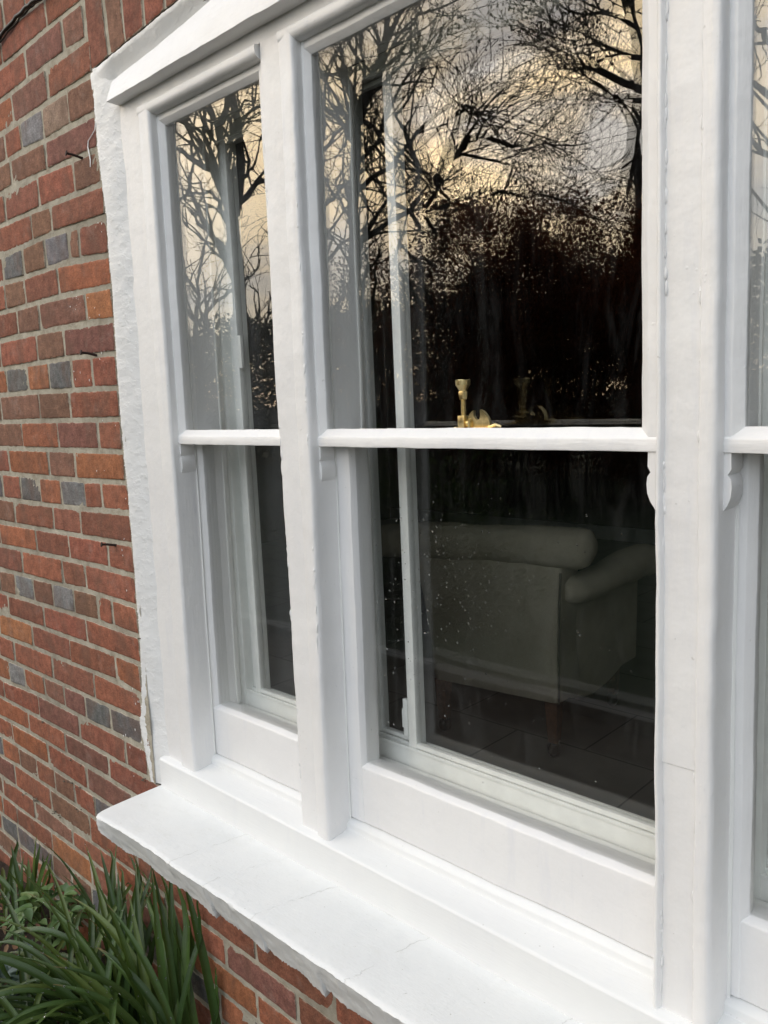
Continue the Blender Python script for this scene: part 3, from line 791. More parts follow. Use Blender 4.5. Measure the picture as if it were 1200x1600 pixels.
# mullions
def blobs(g, lines, n, seed):
    """runs and beads of paint caught along the grooves"""
    rg = random.Random(seed); bm = bmesh.new(); bmesh.ops.create_icosphere(bm, subdivisions=2, radius=1.0)
    bv = [v.co.copy() for v in bm.verts]; bf = [[v.index for v in f.verts] for f in bm.faces]; bm.free()
    for _ in range(n):
        f, Y = rg.choice(lines); z = rg.uniform(-1.58, -0.26)
        if noise.noise(Vector((z * 6, Y * 900, seed))) < -0.15: continue
        c = Vector((f(z) + rg.gauss(0, 0.0009), Y + rg.uniform(0.0, 0.0012), z + ZG)); a_, b_, c_ = rg.uniform(0.0008, 0.0020), rg.uniform(0.0010, 0.0019), rg.uniform(0.002, 0.012)
        g.add([c + Vector((v.x * a_, v.y * b_, v.z * c_)) + nv(v * 3 + c * 50, 1.0, 0.0004) for v in bv], bf)
mu = G()
ML_ = lambda z: -1.1085 - 0.0100 * min(1.0, (-0.238 - z) / 0.5) if z < -0.238 else -1.1085
MB = lin(-0.28, -1.058, -1.446, -1.070)
vmember(mu, [(ML_, 0.018), (MB, 0.0182), (MB, 0.13), (off(ML_, 0.004), 0.13)], -1.604, -0.236, [0.0022, 0.0012, 0, 0], 1.4)
blobs(mu, [(off(MB, 0.001), 0.0168), (off(XM, -0.006), 0.0094), (off(ML_, 0.0016), 0.0186)], 200, 2)
vmember(mu, [(off(MB, -0.0015), 0.0215), (off(MB, 0.0022), 0.0115), (off(XM, -0.012), 0.0088), (off(XM, -0.003), 0.0095), (XM, 0.016), (off(XM, 0.001), 0.135), (off(MB, -0.0015), 0.135)], -1.6075, -0.240, [0, 0.002, 0.003, 0.0035, 0.004, 0, 0], 1.5)
mu.build('mullion', M_paint, win, smooth=38)
mu = G()
vmember(mu, [(-0.4185, 0.0182), (-0.3775, 0.0182), (-0.3775, 0.13), (-0.4185, 0.13)], -1.2655, -0.236, 0.001, 1.3)
vmember(mu, [(-0.4180, 0.0192), (-0.3775, 0.0192), (-0.3775, 0.129), (-0.4180, 0.129)], -1.606, -1.2665, 0.001, 1.2)
vmember(mu, [(XR2, 0.0150), (-0.4245, 0.0112), (-0.4205, 0.0112), (-0.4165, 0.0225), (-0.4165, 0.135), (-0.426, 0.135)], -1.598, -0.240, [0.003, 0.003, 0.002, 0, 0, 0], 1.3)
vmember(mu, [(-0.3790, 0.0220), (-0.3752, 0.0115), (-0.364, 0.0085), (-0.357, 0.0095), (XN, 0.016), (-0.3535, 0.135), (-0.3790, 0.135)], -1.609, -0.240, [0, 0.002, 0.003, 0.0035, 0.004, 0, 0], 1.3)
blobs(mu, [(lambda z: -0.4190, 0.0172), (lambda z: -0.3768, 0.0165)], 230, 4)
mu.build('mullion', M_paint, win, smooth=38)
# drip board under the arch
db = G()
hmember(db, [(-0.0115, -0.212), (0.0175, -0.2135), (0.0175, lambda x: ztop(x) + 0.012), (0.0045, lambda x: ztop(x) + 0.003)], -1.562, 0.13, [0.0015, 0, 0, 0.004], 1.3)
db.build('drip_board', M_painth, win, smooth=38)
# timber sill
ws = G()
hmember(ws, [(0.0005, -1.6665), (0.0005, -1.6015), (0.004, -1.5985), (0.0535, -1.5925), (0.0548, -1.5805), (0.0640, -1.5738), (0.16, -1.5710), (0.16, -1.6665)], -1.597, 0.115, [0, 0.0022, 0.003, 0.001, 0.002, 0, 0, 0], 0.8)
ws.build('timber_sill', M_fresh, win, smooth=38)
# parting beads and linings behind the sashes
lg_ = G()
for f, s_ in ((XL, 1), (XM, 1), (XN, 1)):
    vmember(lg_, [(off(f, -0.03), 0.0625), (off(f, 0.004), 0.0625), (off(f, 0.004), 0.0632), (off(f, -0.03), 0.0632)], -1.59, -0.25, 0, step=0.1)
lights = [(XL, XR1), (XM, XR2), (XN, XE)]
for a, b in lights:
    za = -0.9
    # linings stepping in towards the room
    xa = a(za)
    for (dx, y0, y1) in ((0.003, 0.128, 0.1335), (-0.004, 0.1335, 0.139), (-0.010, 0.139, 0.1505)):
        vmember(lg_, [(off(a, -0.05), y0), (off(a, dx), y0), (off(a, dx), y1), (off(a, -0.05), y1)], -1.60, -0.25, 0.0012, step=0.1)
        vmember(lg_, [(off(b, -dx), y0), (off(b, 0.03), y0), (off(b, 0.03), y1), (off(b, -dx), y1)], -1.60, -0.25, 0.0012, step=0.1)
    hmember(lg_, [(0.1125, -1.6), (0.1495, -1.6), (0.1495, -1.4845), (0.1125, -1.4865)], a(za) - 0.03, b(za) + 0.02, 0.001, step=0.1)
    hmember(lg_, [(0.13, -0.262), (0.1505, -0.262), (0.1505, -0.235), (0.13, -0.235)], a(za) - 0.02, b(za) + 0.02, 0.001, step=0.1)
lg_.build('inner_lining', M_inner, win, smooth=38)

def pane(name, x0, x1, y, z0, z1, mat, parent, th=0.004):
    """thin pane, both faces slightly uneven like old glass"""
    g = G(); g.box(x0, x1, y, y + th, z0 + ZG, z1 + ZG); return g.build(name, mat, parent)
def horn_poly(face, out_, s):
    """ogee horn outline in (x, z); face = inner edge x, out_ = outer x, s = +1 when the light is to the right"""
    pts = [(out_, -0.8905), (face + s * 0.0, -0.8905), (face + s * 0.0005, -0.909), (face - s * 0.0035, -0.9155), (face + s * 0.0005, -0.921), (face + s * 0.0015, -0.930),
           (face + s * 0.0005, -0.941), (face - s * 0.003, -0.950), (face - s * 0.008, -0.957), (face - s * 0.013, -0.965), (face - s * 0.0135, -0.971), (out_, -0.971)]
    return pts
def hornmesh(g, pts, y0, y1):
    P_ = [Vector(p) for p in pts]; m_ = 5; secs = []
    for i in range(m_ + 1):
        t = i / m_; y = y0 + (y1 - y0) * t; ins = 0.0012 if i == 0 else 0.0
        c = sum(P_, Vector((0, 0))) / len(P_)
        secs.append([lump((p.x + (c.x - p.x) * ins * 20, y, p.y + ZG), 0.8) for p in P_])
    sweep(g, secs)
labels_u = ['upper sash of the narrow left light', 'upper sash of the wide middle light, brass catch behind it', 'upper sash of the right light, cut by the photo edge']
for li, (a, b) in enumerate(lights):
    # ---------- upper sash
    us = G()
    fl = off(a, 0.0075 if li == 2 else 0.0035); gl_ = off(a, 0.0185 if li == 2 else 0.0125)
    frr = off(b, -0.0165); grr = off(b, -0.0290)
    vmember(us, [(off(a, -0.012), 0.028), (fl, 0.028), (gl_, 0.0375), (gl_, 0.046), (fl, 0.0605), (off(a, -0.012), 0.0605)], -0.890, -0.25, [0, 0.0012, 0.001, 0, 0.001, 0], 1.0)
    vmember(us, [(off(b, 0.012), 0.028), (frr, 0.028), (grr, 0.0375), (grr, 0.046), (frr, 0.0605), (off(b, 0.012), 0.0605)], -0.890, -0.25, [0, 0.0012, 0.001, 0, 0.001, 0], 1.0)
    za = -0.6; x0, x1 = a(za) - 0.005, b(za) + 0.005
    hmember(us, [(0.0292, -0.252), (0.0292, -0.2695), (0.0378, -0.2785), (0.046, -0.2785), (0.0605, -0.2695), (0.0605, -0.252)], x0, x1, [0, 0.001, 0.001, 0, 0, 0])
    us = us.build('upper_sash', M_paint, win, smooth=38); us['label'] = labels_u[li]
    mr = G(); k = 1.0
    hmember(mr, [(0.0382, -0.8625), (0.0270, -0.8748), (0.0262, -0.8765), (0.0262, -0.8912), (0.0605, -0.8915), (0.0605, -0.866)], a(-0.88) - 0.006 if li == 1 else a(-0.88) - 0.003, b(-0.88) + 0.004, [0.0015, 0.001, 0, 0.0015, 0, 0.001], 1.3, step=0.010)
    mr.build('meeting_rail', M_painth, us, smooth=30)
    for (face, out_, s_) in ((fl(-0.93), a(-0.93) - 0.014, 1), (b(-0.93) - 0.0165, b(-0.93) + 0.010, -1)):
        h = G(); hornmesh(h, horn_poly(face, out_, s_), 0.0285, 0.0603); h.build('horn', M_paint, us, smooth=42)
    pane('glass_pane', gl_(-0.6) - 0.008, grr(-0.6) + 0.006, 0.040, -0.866, -0.274, M_glass, us)
    # ---------- lower sash
    ls = G()
    y0 = 0.064
    f1 = off(a, 0.034); g1 = off(a, 0.0415 if li != 0 else 0.0160)
    if li == 0: f1 = off(a, 0.0); g1 = off(a, 0.011)
    if li == 1: f1 = off(a, 0.0340); g1 = off(a, 0.0390)
    if li == 2: f1 = off(a, 0.0130); g1 = off(a, 0.0215)
    vmember(ls, [(off(a, -0.012), y0), (f1, y0), (g1, y0 + 0.011), (g1, y0 + 0.022), (f1, y0 + 0.048), (off(a, -0.012), y0 + 0.048)], -1.571, -0.872, [0, 0.0012, 0.001, 0, 0.001, 0])
    f2 = off(b, -0.012); g2 = off(b, -0.018)
    vmember(ls, [(off(b, 0.012), y0), (f2, y0), (g2, y0 + 0.011), (g2, y0 + 0.022), (f2, y0 + 0.048), (off(b, 0.012), y0 + 0.048)], -1.571, -0.872, [0, 0.0012, 0.001, 0, 0.001, 0])
    za = -1.5; x0, x1 = a(za) - 0.005, b(za) + 0.006
    hmember(ls, [(y0 + 0.0015, -1.5715), (y0 + 0.0015, -1.4665), (y0 + 0.0125, -1.4605), (y0 + 0.024, -1.4605), (y0 + 0.048, -1.467), (y0 + 0.048, -1.5715)], x0, x1, [0.001, 0.003, 0.0015, 0, 0, 0], 1.5, step=0.012)
    hmember(ls, [(0.0632, -0.8945), (0.0632, -0.8668), (0.111, -0.8668), (0.111, -0.8945)], a(-0.88) - 0.004, b(-0.88) + 0.004, [0.001] * 4, 0.6)
    ls = ls.build('lower_sash', M_paint, win, smooth=38)
    pane('glass_pane', g1(-1.2) - 0.008, g2(-1.2) + 0.006, 0.0765, -1.466, -0.885, M_glass, ls)
    if li == 1:
        dg = G(); random.seed(5)
        for _ in range(330):
            px = random.gauss(690, 60); py = random.gauss(900, 75)
            if random.random() < 0.25: px = random.uniform(575, 1000); py = random.uniform(800, 1250)
            if px < 575 or px > 1010 or py < 740: continue
            p = at(px, py, 0.0762); r_ = random.choice([0.0005, 0.0007, 0.0009, 0.0011, 0.0014])
            vs = []; fs = []
            for i in range(4):
                th = (i / 4) * math.pi / 2
                for q in range(8):
                    al = q * math.pi / 4
                    vs.append(Vector((p.x + r_ * math.cos(th) * math.cos(al), p.y - r_ * 0.55 * math.sin(th), p.z + r_ * 1.2 * math.cos(th) * math.sin(al))))
            vs.append(Vector((p.x, p.y - r_ * 0.55, p.z)))
            for i in range(3):
                for q in range(8): fs.append((i * 8 + q, i * 8 + (q + 1) % 8, (i + 1) * 8 + (q + 1) % 8, (i + 1) * 8 + q))
            for q in range(8): fs.append((24 + q, 24 + (q + 1) % 8, 32))
            fs.append(tuple(range(8))[::-1])
            dg.add(vs, fs)
        tag(dg.build('water_droplets', M_drop, ls, smooth=60), kind='stuff'); random.seed(11)
# brass sash fastener on the middle meeting rails
FZ = -0.8668 + ZG
fx, fy = -0.760, 0.0855
fa = empty('sash_fastener', (fx, fy, FZ), None, None); fa.parent = win; fa.location = Vector((fx, fy, FZ)) - win.location
def fpart(g, name, smooth=35): return g.build(name, M_brass, fa, smooth=smooth)
g = G(); g.box(fx - 0.026, fx + 0.022, fy - 0.011, fy + 0.012, FZ, FZ + 0.0022, b=0.0007)
g.lathe([(0.0001, 0.0022), (0.0032, 0.0024), (0.0030, 0.0036), (0.0001, 0.0040)], (fx - 0.019, fy, FZ), 16); g.lathe([(0.0001, 0.0022), (0.0032, 0.0024), (0.0030, 0.0036), (0.0001, 0.0040)], (fx + 0.016, fy + 0.002, FZ), 16)
fpart(g, 'base_plate')
g = G(); g.box(fx - 0.0085, fx + 0.0035, fy - 0.008, fy + 0.004, FZ + 0.0022, FZ + 0.0205, b=0.0006)
g.lathe([(0.0001, -0.012), (0.0052, -0.0118), (0.0060, -0.010), (0.0060, 0.010), (0.0052, 0.0118), (0.0001, 0.012)], (fx + 0.0, fy + 0.001, FZ + 0.0085), 24, 'X')
g.tube([(fx + 0.011, fy - 0.006, FZ + 0.0022), (fx + 0.011, fy - 0.006, FZ + 0.011), (fx + 0.011, fy, FZ + 0.0165), (fx + 0.011, fy + 0.006, FZ + 0.011), (fx + 0.011, fy + 0.006, FZ + 0.0022)], [0.0022] * 5, 8)
fpart(g, 'pivot_block')
g = G(); x_, y_ = fx - 0.0015, fy - 0.002
g.tube([(x_, y_, FZ + 0.018), (x_, y_, FZ + 0.0505)], [0.0037, 0.0037], 16)
for i in range(13): g.lathe([(0.0036, 0), (0.0043, 0.0006), (0.0036, 0.0012)], (x_, y_, FZ + 0.0215 + i * 0.0019), 16)
fpart(g, 'screw_stem')
g = G()
g.lathe([(0.0045, 0.0), (0.0062, 0.0008), (0.0074, 0.0105), (0.0066, 0.0122), (0.0050, 0.0128)], (x_, y_, FZ + 0.0440), 6)
g.lathe([(0.0050, 0.0), (0.0056, 0.0012), (0.0100, 0.0085), (0.0112, 0.0100), (0.0113, 0.0170), (0.0106, 0.0180), (0.0001, 0.0182)], (x_, y_, FZ + 0.0556), 28)
fpart(g, 'thumb_nut', 30)
g = G(); cx_, cy_ = fx + 0.025, fy - 0.010
ang = [math.pi * i / 24 for i in range(25)]
ol = [(0.0205 * math.cos(t), 0.0240 * math.sin(t) + 0.0035) for t in ang]
ol = [p for p in ol if not (-0.0085 < p[0] < 0.0050)]
rt = [p for p in ol if p[0] > 0]; lt = [p for p in ol if p[0] < 0]
poly = [(0.0205, 0.0)] + rt + [(0.0048, 0.0262), (0.0042, 0.0170), (0.0022, 0.0128), (-0.0014, 0.0112), (-0.0050, 0.0130), (-0.0074, 0.0175), (-0.0070, 0.0258)] + lt + [(-0.0205, 0.0)]
yy = 0.0025; vs = [Vector((cx_ + p[0], cy_ - yy + 0.012 - p[1] * 0.12, FZ + 0.0022 + p[1])) for p in poly] + [Vector((cx_ + p[0], cy_ + yy + 0.012 - p[1] * 0.12, FZ + 0.0022 + p[1])) for p in poly]
n_ = len(poly); g.add(vs, [tuple(range(n_)), tuple(range(2 * n_ - 1, n_ - 1, -1))] + [(i, (i + 1) % n_, n_ + (i + 1) % n_, n_ + i) for i in range(n_)])
g.box(cx_ - 0.026, cx_ + 0.030, cy_ - 0.001, cy_ + 0.020, FZ, FZ + 0.0024, b=0.0007)
g.tube([(cx_ + 0.018, cy_ + 0.010, FZ + 0.003), (cx_ + 0.030, cy_ + 0.010, FZ + 0.0062), (cx_ + 0.038, cy_ + 0.012, FZ + 0.0035)], [0.0022, 0.0030, 0.0018], 8)
fpart(g, 'keeper_hook', 25)

# ------------------------------------------------------------------ secondary glazing inside each light
def secondary(idx, xl, xr, bar, label, catch):
    root = empty('secondary_window', ((xl + xr) / 2, 0.15, ZG - 1.487), label, 'inner window', 'slim secondary windows inside the sashes')
    g = G(); Y = 0.150
    def bx(x0, x1, y0, y1, z0, z1, b=0.0012): g.box(x0, x1, y0, y1, z0 + ZG, z1 + ZG, b=b)
    bx(xl, xl + 0.024, Y, Y + 0.05, -1.487, -0.262); bx(xr - 0.024, xr, Y, Y + 0.05, -1.487, -0.262)
    bx(xl + 0.0235, xr - 0.0235, Y + 0.001, Y + 0.05, -1.487, -1.4545); bx(xl + 0.0235, xr - 0.0235, Y + 0.001, Y + 0.05, -0.285, -0.262)
    bx(xl + 0.0235, xr - 0.0235, Y - 0.001, Y + 0.0035, -1.4535, -1.4475, 0.0006)
    bx(xl + 0.0235, xr - 0.0235, Y + 0.016, Y + 0.020, -1.4545, -1.4475, 0.0006)
    bx(xl + 0.0235, xr - 0.0235, Y + 0.033, Y + 0.037, -1.4545, -1.4475, 0.0006)
    bx(xl + 0.0235, xr - 0.0235, Y - 0.001, Y + 0.0035, -0.291, -0.286, 0.0006)
    g.build('frame', M_alu, root, smooth=35)
    # front slider carries the bar on its left edge, rear slider its own frame
    s1 = G()
    def sx(g_, x0, x1, y0, y1, z0, z1, b=0.001): g_.box(x0, x1, y0, y1, z0 + ZG, z1 + ZG, b=b)
    sx(s1, bar, bar + 0.019, Y + 0.0035, Y + 0.0185, -1.4475, -0.288); sx(s1, xr - 0.030, xr - 0.0238, Y + 0.0035, Y + 0.0155, -1.4475, -0.288)
    sx(s1, bar + 0.0185, xr - 0.0295, Y + 0.0042, Y + 0.0150, -1.4475, -1.4385); sx(s1, bar + 0.0185, xr - 0.0295, Y + 0.0042, Y + 0.0150, -0.297, -0.288)
    s1 = s1.build('sliding_sash', M_alu, root, smooth=35)
    pane('glass_pane', bar + 0.0175, xr - 0.029, Y + 0.0085, -1.441, -0.294, M_glass2, s1, 0.003)
    s2 = G()
    sx(s2, xl + 0.0245, xl + 0.033, Y + 0.0205, Y + 0.0325, -1.4475, -0.288); sx(s2, bar - 0.002, bar + 0.017, Y + 0.0205, Y + 0.0325, -1.4475, -0.288)
    sx(s2, xl + 0.0325, bar - 0.0015, Y + 0.0212, Y + 0.032, -1.4475, -1.4395); sx(s2, xl + 0.0325, bar - 0.0015, Y + 0.0212, Y + 0.032, -0.296, -0.288)
    s2 = s2.build('sliding_sash', M_alu, root, smooth=35)
    pane('glass_pane', xl + 0.032, bar - 0.001, Y + 0.025, -1.441, -0.294, M_glass2, s2, 0.003)
    if catch:
        c = G(); x, z0, z1, y = catch
        sx(c, x, x + 0.011, y, y + 0.007, z0, z1); sx(c, x - 0.004, x + 0.001, y + 0.001, y + 0.006, z0 + 0.014, z1 - 0.02)
        c.build('catch', M_alu, s2 if idx == 1 else s1, smooth=35)
    return root
secondary(0, -1.4790, -1.121, -1.4250, 'slim white secondary window behind the narrow left light', (-1.398, -0.742, -0.676, 0.146))
secondary(1, -1.0830, -0.418, -0.9660, 'slim white secondary window with an upright bar, behind the wide middle light', (-0.982, -1.432, -1.362, 0.158))
secondary(2, -0.3700, -0.010, -0.2800, 'slim white secondary window behind the right light, cut by the photo edge', None)

# ------------------------------------------------------------------ room behind
FZI = 0.11
rm = G()
def quad(g, a, b, c, d): g.add([Vector(a), Vector(b), Vector(c), Vector(d)], [(0, 1, 2, 3)])
quad(rm, (-6.2, 0.272, FZI), (1.5, 0.272, FZI), (1.5, 5.6, FZI), (-6.2, 5.6, FZI))
tag(rm.build('room_floor', M_tile), 'grey tiled floor of the dim room', kind='structure')
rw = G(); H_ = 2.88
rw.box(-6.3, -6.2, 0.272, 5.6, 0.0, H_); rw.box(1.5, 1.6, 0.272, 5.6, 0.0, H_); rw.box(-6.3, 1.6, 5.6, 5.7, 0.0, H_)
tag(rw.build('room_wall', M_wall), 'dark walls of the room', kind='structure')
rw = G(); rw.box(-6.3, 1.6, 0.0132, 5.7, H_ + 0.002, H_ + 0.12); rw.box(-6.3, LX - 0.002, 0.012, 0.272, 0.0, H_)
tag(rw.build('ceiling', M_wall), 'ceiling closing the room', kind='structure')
rb = G(); rb.box(-6.19, 1.49, 5.575, 5.599, FZI, FZI + 0.12, b=0.004)
tag(rb.build('skirting_board', M_inner), 'white skirting along the back of the room', kind='structure')

# ------------------------------------------------------------------ armchair seen from behind
ch = empty('armchair', (-1.553, 1.56, FZI), 'sage linen armchair with rolled top and castors, its back to the window', 'armchair')
def zf(v): return v + ZG
def body_sec(t):
    """plan outline at height t 0..1 (bottom to top of the back panel)"""
    return None
g = G()
# back shell: outer panel from under the roll down to the bottom rail, slightly tapering
secs = []
nH = 26
for i in range(nH + 1):
    t = i / nH; z = -1.925 + t * (0.60)
    xr = -1.505 + 0.020 * t + 0.004 * math.sin(t * 9); xl = -2.055 - 0.10 * t * t - 0.02 * t
    y0 = 1.50 - 0.012 * math.sin(t * math.pi) + 0.0 * t
    poly = rounded([(xl, y0), (xr, y0), (xr, y0 + 0.16), (xl, y0 + 0.16)], [0.05, 0.035, 0.02, 0.02], 5)
    secs.append([Vector((p[0], p[1], zf(z) + (0.012 * math.sin((p[0] + 2.0) * 5) * (1 - t)))) + nv((p[0], p[1], z), 6, 0.008) for p in poly])
sweep(g, secs)
g.build('back_panel', M_fabric, ch, smooth=55)
g = G(); prof = []
L0, L1 = -2.335, -1.385
nX_ = 46; secs = []
for i in range(nX_ + 1):
    t = i / nX_; x = L0 + (L1 - L0) * t
    e = min(t, 1 - t) * (L1 - L0); r_ = 0.071 * (min(1.0, (e / 0.05)) ** 0.5 * 0.45 + 0.55 if e > 0.0005 else 0.35)
    zc = -1.392 + 0.040 * t + 0.010 * math.sin(math.pi * t)
    sec = []
    for k in range(22):
        a_ = 2 * math.pi * k / 22
        p = Vector((x, 1.50 + 0.03 + r_ * math.cos(a_) * 1.05, zf(zc + r_ * math.sin(a_) * (0.95 if math.sin(a_) > 0 else 1.05))))
        sec.append(p + nv(p, 7, 0.010) + nv(p, 30, 0.002))
    secs.append(sec)
sweep(g, secs)
g.build('back_roll', M_fabric, ch, smooth=70)
def side(xb, xf, name='side_panel'):
    g = G(); secs = []
    m_ = 22
    for i in range(m_ + 1):
        t = i / m_; y = 1.56 + t * 0.53
        zb = -1.918 - 0.050 * math.sin(min(1, t * 1.25) * math.pi) * 0.9 + 0.03 * max(0, t - .6)
        zt = -1.54 - 0.02 * t
        x = xb + (xf - xb) * t
        sec = []
        for p in rounded([(x - 0.06, zb), (x + 0.05, zb), (x + 0.06, zt), (x - 0.06, zt)], 0.015, 3):
            q = Vector((p[0], y, zf(p[1]))); sec.append(q + nv(q, 6, 0.006))
        secs.append(sec)
    sweep(g, secs); return g.build(name, M_fabric, ch, smooth=60)
side(-1.562, -1.510); side(-1.98, -2.02)
def arm(xb, xf, s_):
    g = G(); secs = []; m_ = 30
    for i in range(m_ + 1):
        t = i / m_; y = 1.53 + 0.56 * t; x = xb + (xf - xb) * t
        r_ = 0.048 + 0.022 * t
        if t > 0.9: r_ *= math.sqrt(max(0.02, 1 - ((t - 0.9) / 0.1) ** 2))
        if t < 0.08: r_ *= 0.6 + 5 * t
        zc = -1.512 + 0.022 * t
        sec = []
        for k in range(20):
            a_ = 2 * math.pi * k / 20
            q = Vector((x + r_ * 1.15 * math.cos(a_), y, zf(zc + r_ * math.sin(a_) - 0.01 * math.sin(t * 6)))); sec.append(q + nv(q, 8, 0.008))
        secs.append(sec)
    sweep(g, secs); return g.build('arm', M_fabric, ch, smooth=70)
arm(-1.500, -1.395, 1); arm(-2.02, -2.08, -1)
g = G(); g.box(-2.05, -1.58, 1.60, 2.20, zf(-1.93), zf(-1.66), b=0.04); g.build('seat', M_fabric, ch, smooth=50)
for (x, y) in ((-1.553, 1.56), (-2.02, 1.53), (-1.575, 2.13), (-2.03, 2.12)):
    g = G(); secs = []
    for (z, h_) in ((FZI + 0.060, 0.017), (FZI + 0.225, 0.025)):
        secs.append([Vector((x - h_, y - h_, z)), Vector((x + h_, y - h_, z)), Vector((x + h_, y + h_, z)), Vector((x - h_, y + h_, z))])
    sweep(g, secs); lo = g.build('leg', M_legwood, ch)
    c = G(); c.lathe([(0.001, -0.023), (0.013, -0.021), (0.022, -0.015), (0.028, -0.006), (0.029, 0.0), (0.028, 0.006), (0.022, 0.015), (0.013, 0.021), (0.001, 0.023)], (x - 0.004, y + 0.004, FZI + 0.0292), 22, 'X')
    c.tube([(x, y, FZI + 0.062), (x, y, FZI + 0.045)], [0.016, 0.012], 12); c.build('castor', M_castor, lo, smooth=40)
g = G()
g.tube([Vector((-1.500, 1.497, zf(-1.915))), Vector((-1.497, 1.492, zf(-1.75))), Vector((-1.492, 1.490, zf(-1.58))), Vector((-1.487, 1.495, zf(-1.44)))], [0.0045] * 4, 8)
g.build('piping', simple('dark_piping', (0.10, 0.09, 0.065), 0.9), ch, smooth=60)
ch.rotation_euler = (0, 0, R(5))
# dark cushion showing between the back and the arm
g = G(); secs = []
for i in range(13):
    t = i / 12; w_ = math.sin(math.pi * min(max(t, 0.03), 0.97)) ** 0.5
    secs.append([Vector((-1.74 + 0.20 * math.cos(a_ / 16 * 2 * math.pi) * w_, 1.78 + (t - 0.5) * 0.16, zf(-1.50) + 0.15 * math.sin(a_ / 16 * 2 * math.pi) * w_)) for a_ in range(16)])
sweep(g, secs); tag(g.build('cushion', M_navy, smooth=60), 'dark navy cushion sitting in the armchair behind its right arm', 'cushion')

# ------------------------------------------------------------------ small things on the wall
for (px, py, lx, lb) in ((113, 245, 1, 'bent rusty nail in the mortar beside the window head, above the other two'), (135, 553, 1, 'rusty nail in the mortar halfway up the window, between the other two'), (166, 850, 1, 'rusty nail in the mortar below the meeting rail, lowest of the three')):
    a_ = at(px + 15, py + 2, 0.0); g = G()
    b_ = a_ + Vector((-0.006, -0.030, 0.006))
    g.tube([a_ + Vector((0.0, 0.01, 0)), a_, a_.lerp(b_, 0.6) + Vector((0, 0, 0.001)), b_], [0.0030, 0.0030, 0.0027, 0.0027], 8)
    g.tube([b_, b_ + (b_ - a_).normalized() * 0.002], [0.0058, 0.0055], 10)
    tag(g.build('nail', M_iron, smooth=50), lb, 'nail', 'rusty nails in the mortar')
g = G()
cp = [at(-40, 112, -0.012), at(0, 58, -0.010), at(25, 26, -0.008), at(45, 8, -0.010), at(60, -4, -0.011), at(110, -42, -0.010)]
pts = []
for i in range(len(cp) - 1):
    for t in range(6): pts.append(cp[i].lerp(cp[i + 1], t / 6) + Vector((0, 0.0015 * math.sin(i * 3 + t), 0)))
g.tube(pts, [0.0042] * len(pts), 8)
g.tube([p + Vector((0.010, 0.004, -0.004)) for p in pts], [0.0022] * len(pts), 6)
tag(g.build('cable', M_cable, smooth=60), 'black cable clipped across the bricks at the top left corner', 'cable')
g = G()
dr = [(150, 192), (149, 203), (144, 212), (139, 220), (138, 230), (140, 240), (142, 250), (142, 261)]
for i in range(len(dr) - 1):
    pass
pp_ = [at(x, y, -0.0012) for x, y in dr]
vs = []; fs = []
for i, p in enumerate(pp_):
    for k in range(6):
        a_ = math.pi * k / 5; rr = 0.0020 if i not in (0, len(pp_) - 1) else 0.0010
        vs.append(p + Vector((rr * math.cos(a_), -0.0012 * math.sin(a_) - 0.001, 0)))
for i in range(len(pp_) - 1):
    for k in range(5): fs.append((i * 6 + k, i * 6 + k + 1, (i + 1) * 6 + k + 1, (i + 1) * 6 + k))
g.add(vs, fs); tag(g.build('paint_drip', M_painth, wall, smooth=60))
g = G(); random.seed(8); bm = bmesh.new(); bmesh.ops.create_icosphere(bm, subdivisions=1, radius=1.0)
bv_ = [v.co.copy() for v in bm.verts]; bf_ = [[v.index for v in f.verts] for f in bm.faces]; bm.free()
for (cx_, cy_, sx_, sy_, n_) in ((116, 463, 5, 8, 7), (121, 585, 4, 6, 4), (112, 578, 22, 18, 5), (160, 548, 3, 10, 5), (138, 480, 18, 16, 6), (175, 700, 16, 60, 8), (196, 850, 12, 60, 7), (206, 1010, 8, 80, 8), (160, 300, 10, 60, 6), (212, 1130, 8, 40, 10)):
    for _ in range(n_):
        p = at(cx_ + random.gauss(0, sx_), cy_ + random.gauss(0, sy_), -0.0012)
        if p.x > edgeX(p.z - ZG) + 0.004: continue
        r_ = random.uniform(0.0006, 0.0019); e_ = random.uniform(0.8, 2.2)
        g.add([p + Vector((v.x * r_, v.y * 0.0006, v.z * r_ * e_)) for v in bv_], bf_)
tag(g.build('paint_splash', M_painth, wall, smooth=60), kind='stuff')
# crumbs of mortar and snail shells lying on the joints near the ground
g = G(); random.seed(3)
for (px, py, n_) in ((38, 1240, 5), (58, 1250, 5), (84, 1268, 7), (90, 1275, 5), (102, 1219, 4), (108, 1223, 3), (122, 1231, 4), (66, 1127, 3), (112, 1188, 3), (125, 1196, 2), (123, 1266, 3), (218, 998, 3), (226, 1218, 5), (55, 1248, 4)):
    for _ in range(n_):
        p = at(px + random.uniform(-4, 4), py + random.uniform(-2, 3), -0.003); r_ = random.uniform(0.0012, 0.0030)
        bm = bmesh.new(); bmesh.ops.create_icosphere(bm, subdivisions=1, radius=r_)
        g.add([p + Vector((v.co.x * 1.3, v.co.y, v.co.z * 0.8)) + nv(v.co * 900 + p * 77, 1.0, r_ * 0.4) for v in bm.verts], [[v.index for v in f.verts] for f in bm.faces],); bm.free()
tag(g.build('crumbs', simple('crumb', (0.12, 0.095, 0.07), 0.9, nscale=200, nvar=0.7)), 'little crumbs and shells caught on the mortar joints near the ground', kind='stuff')

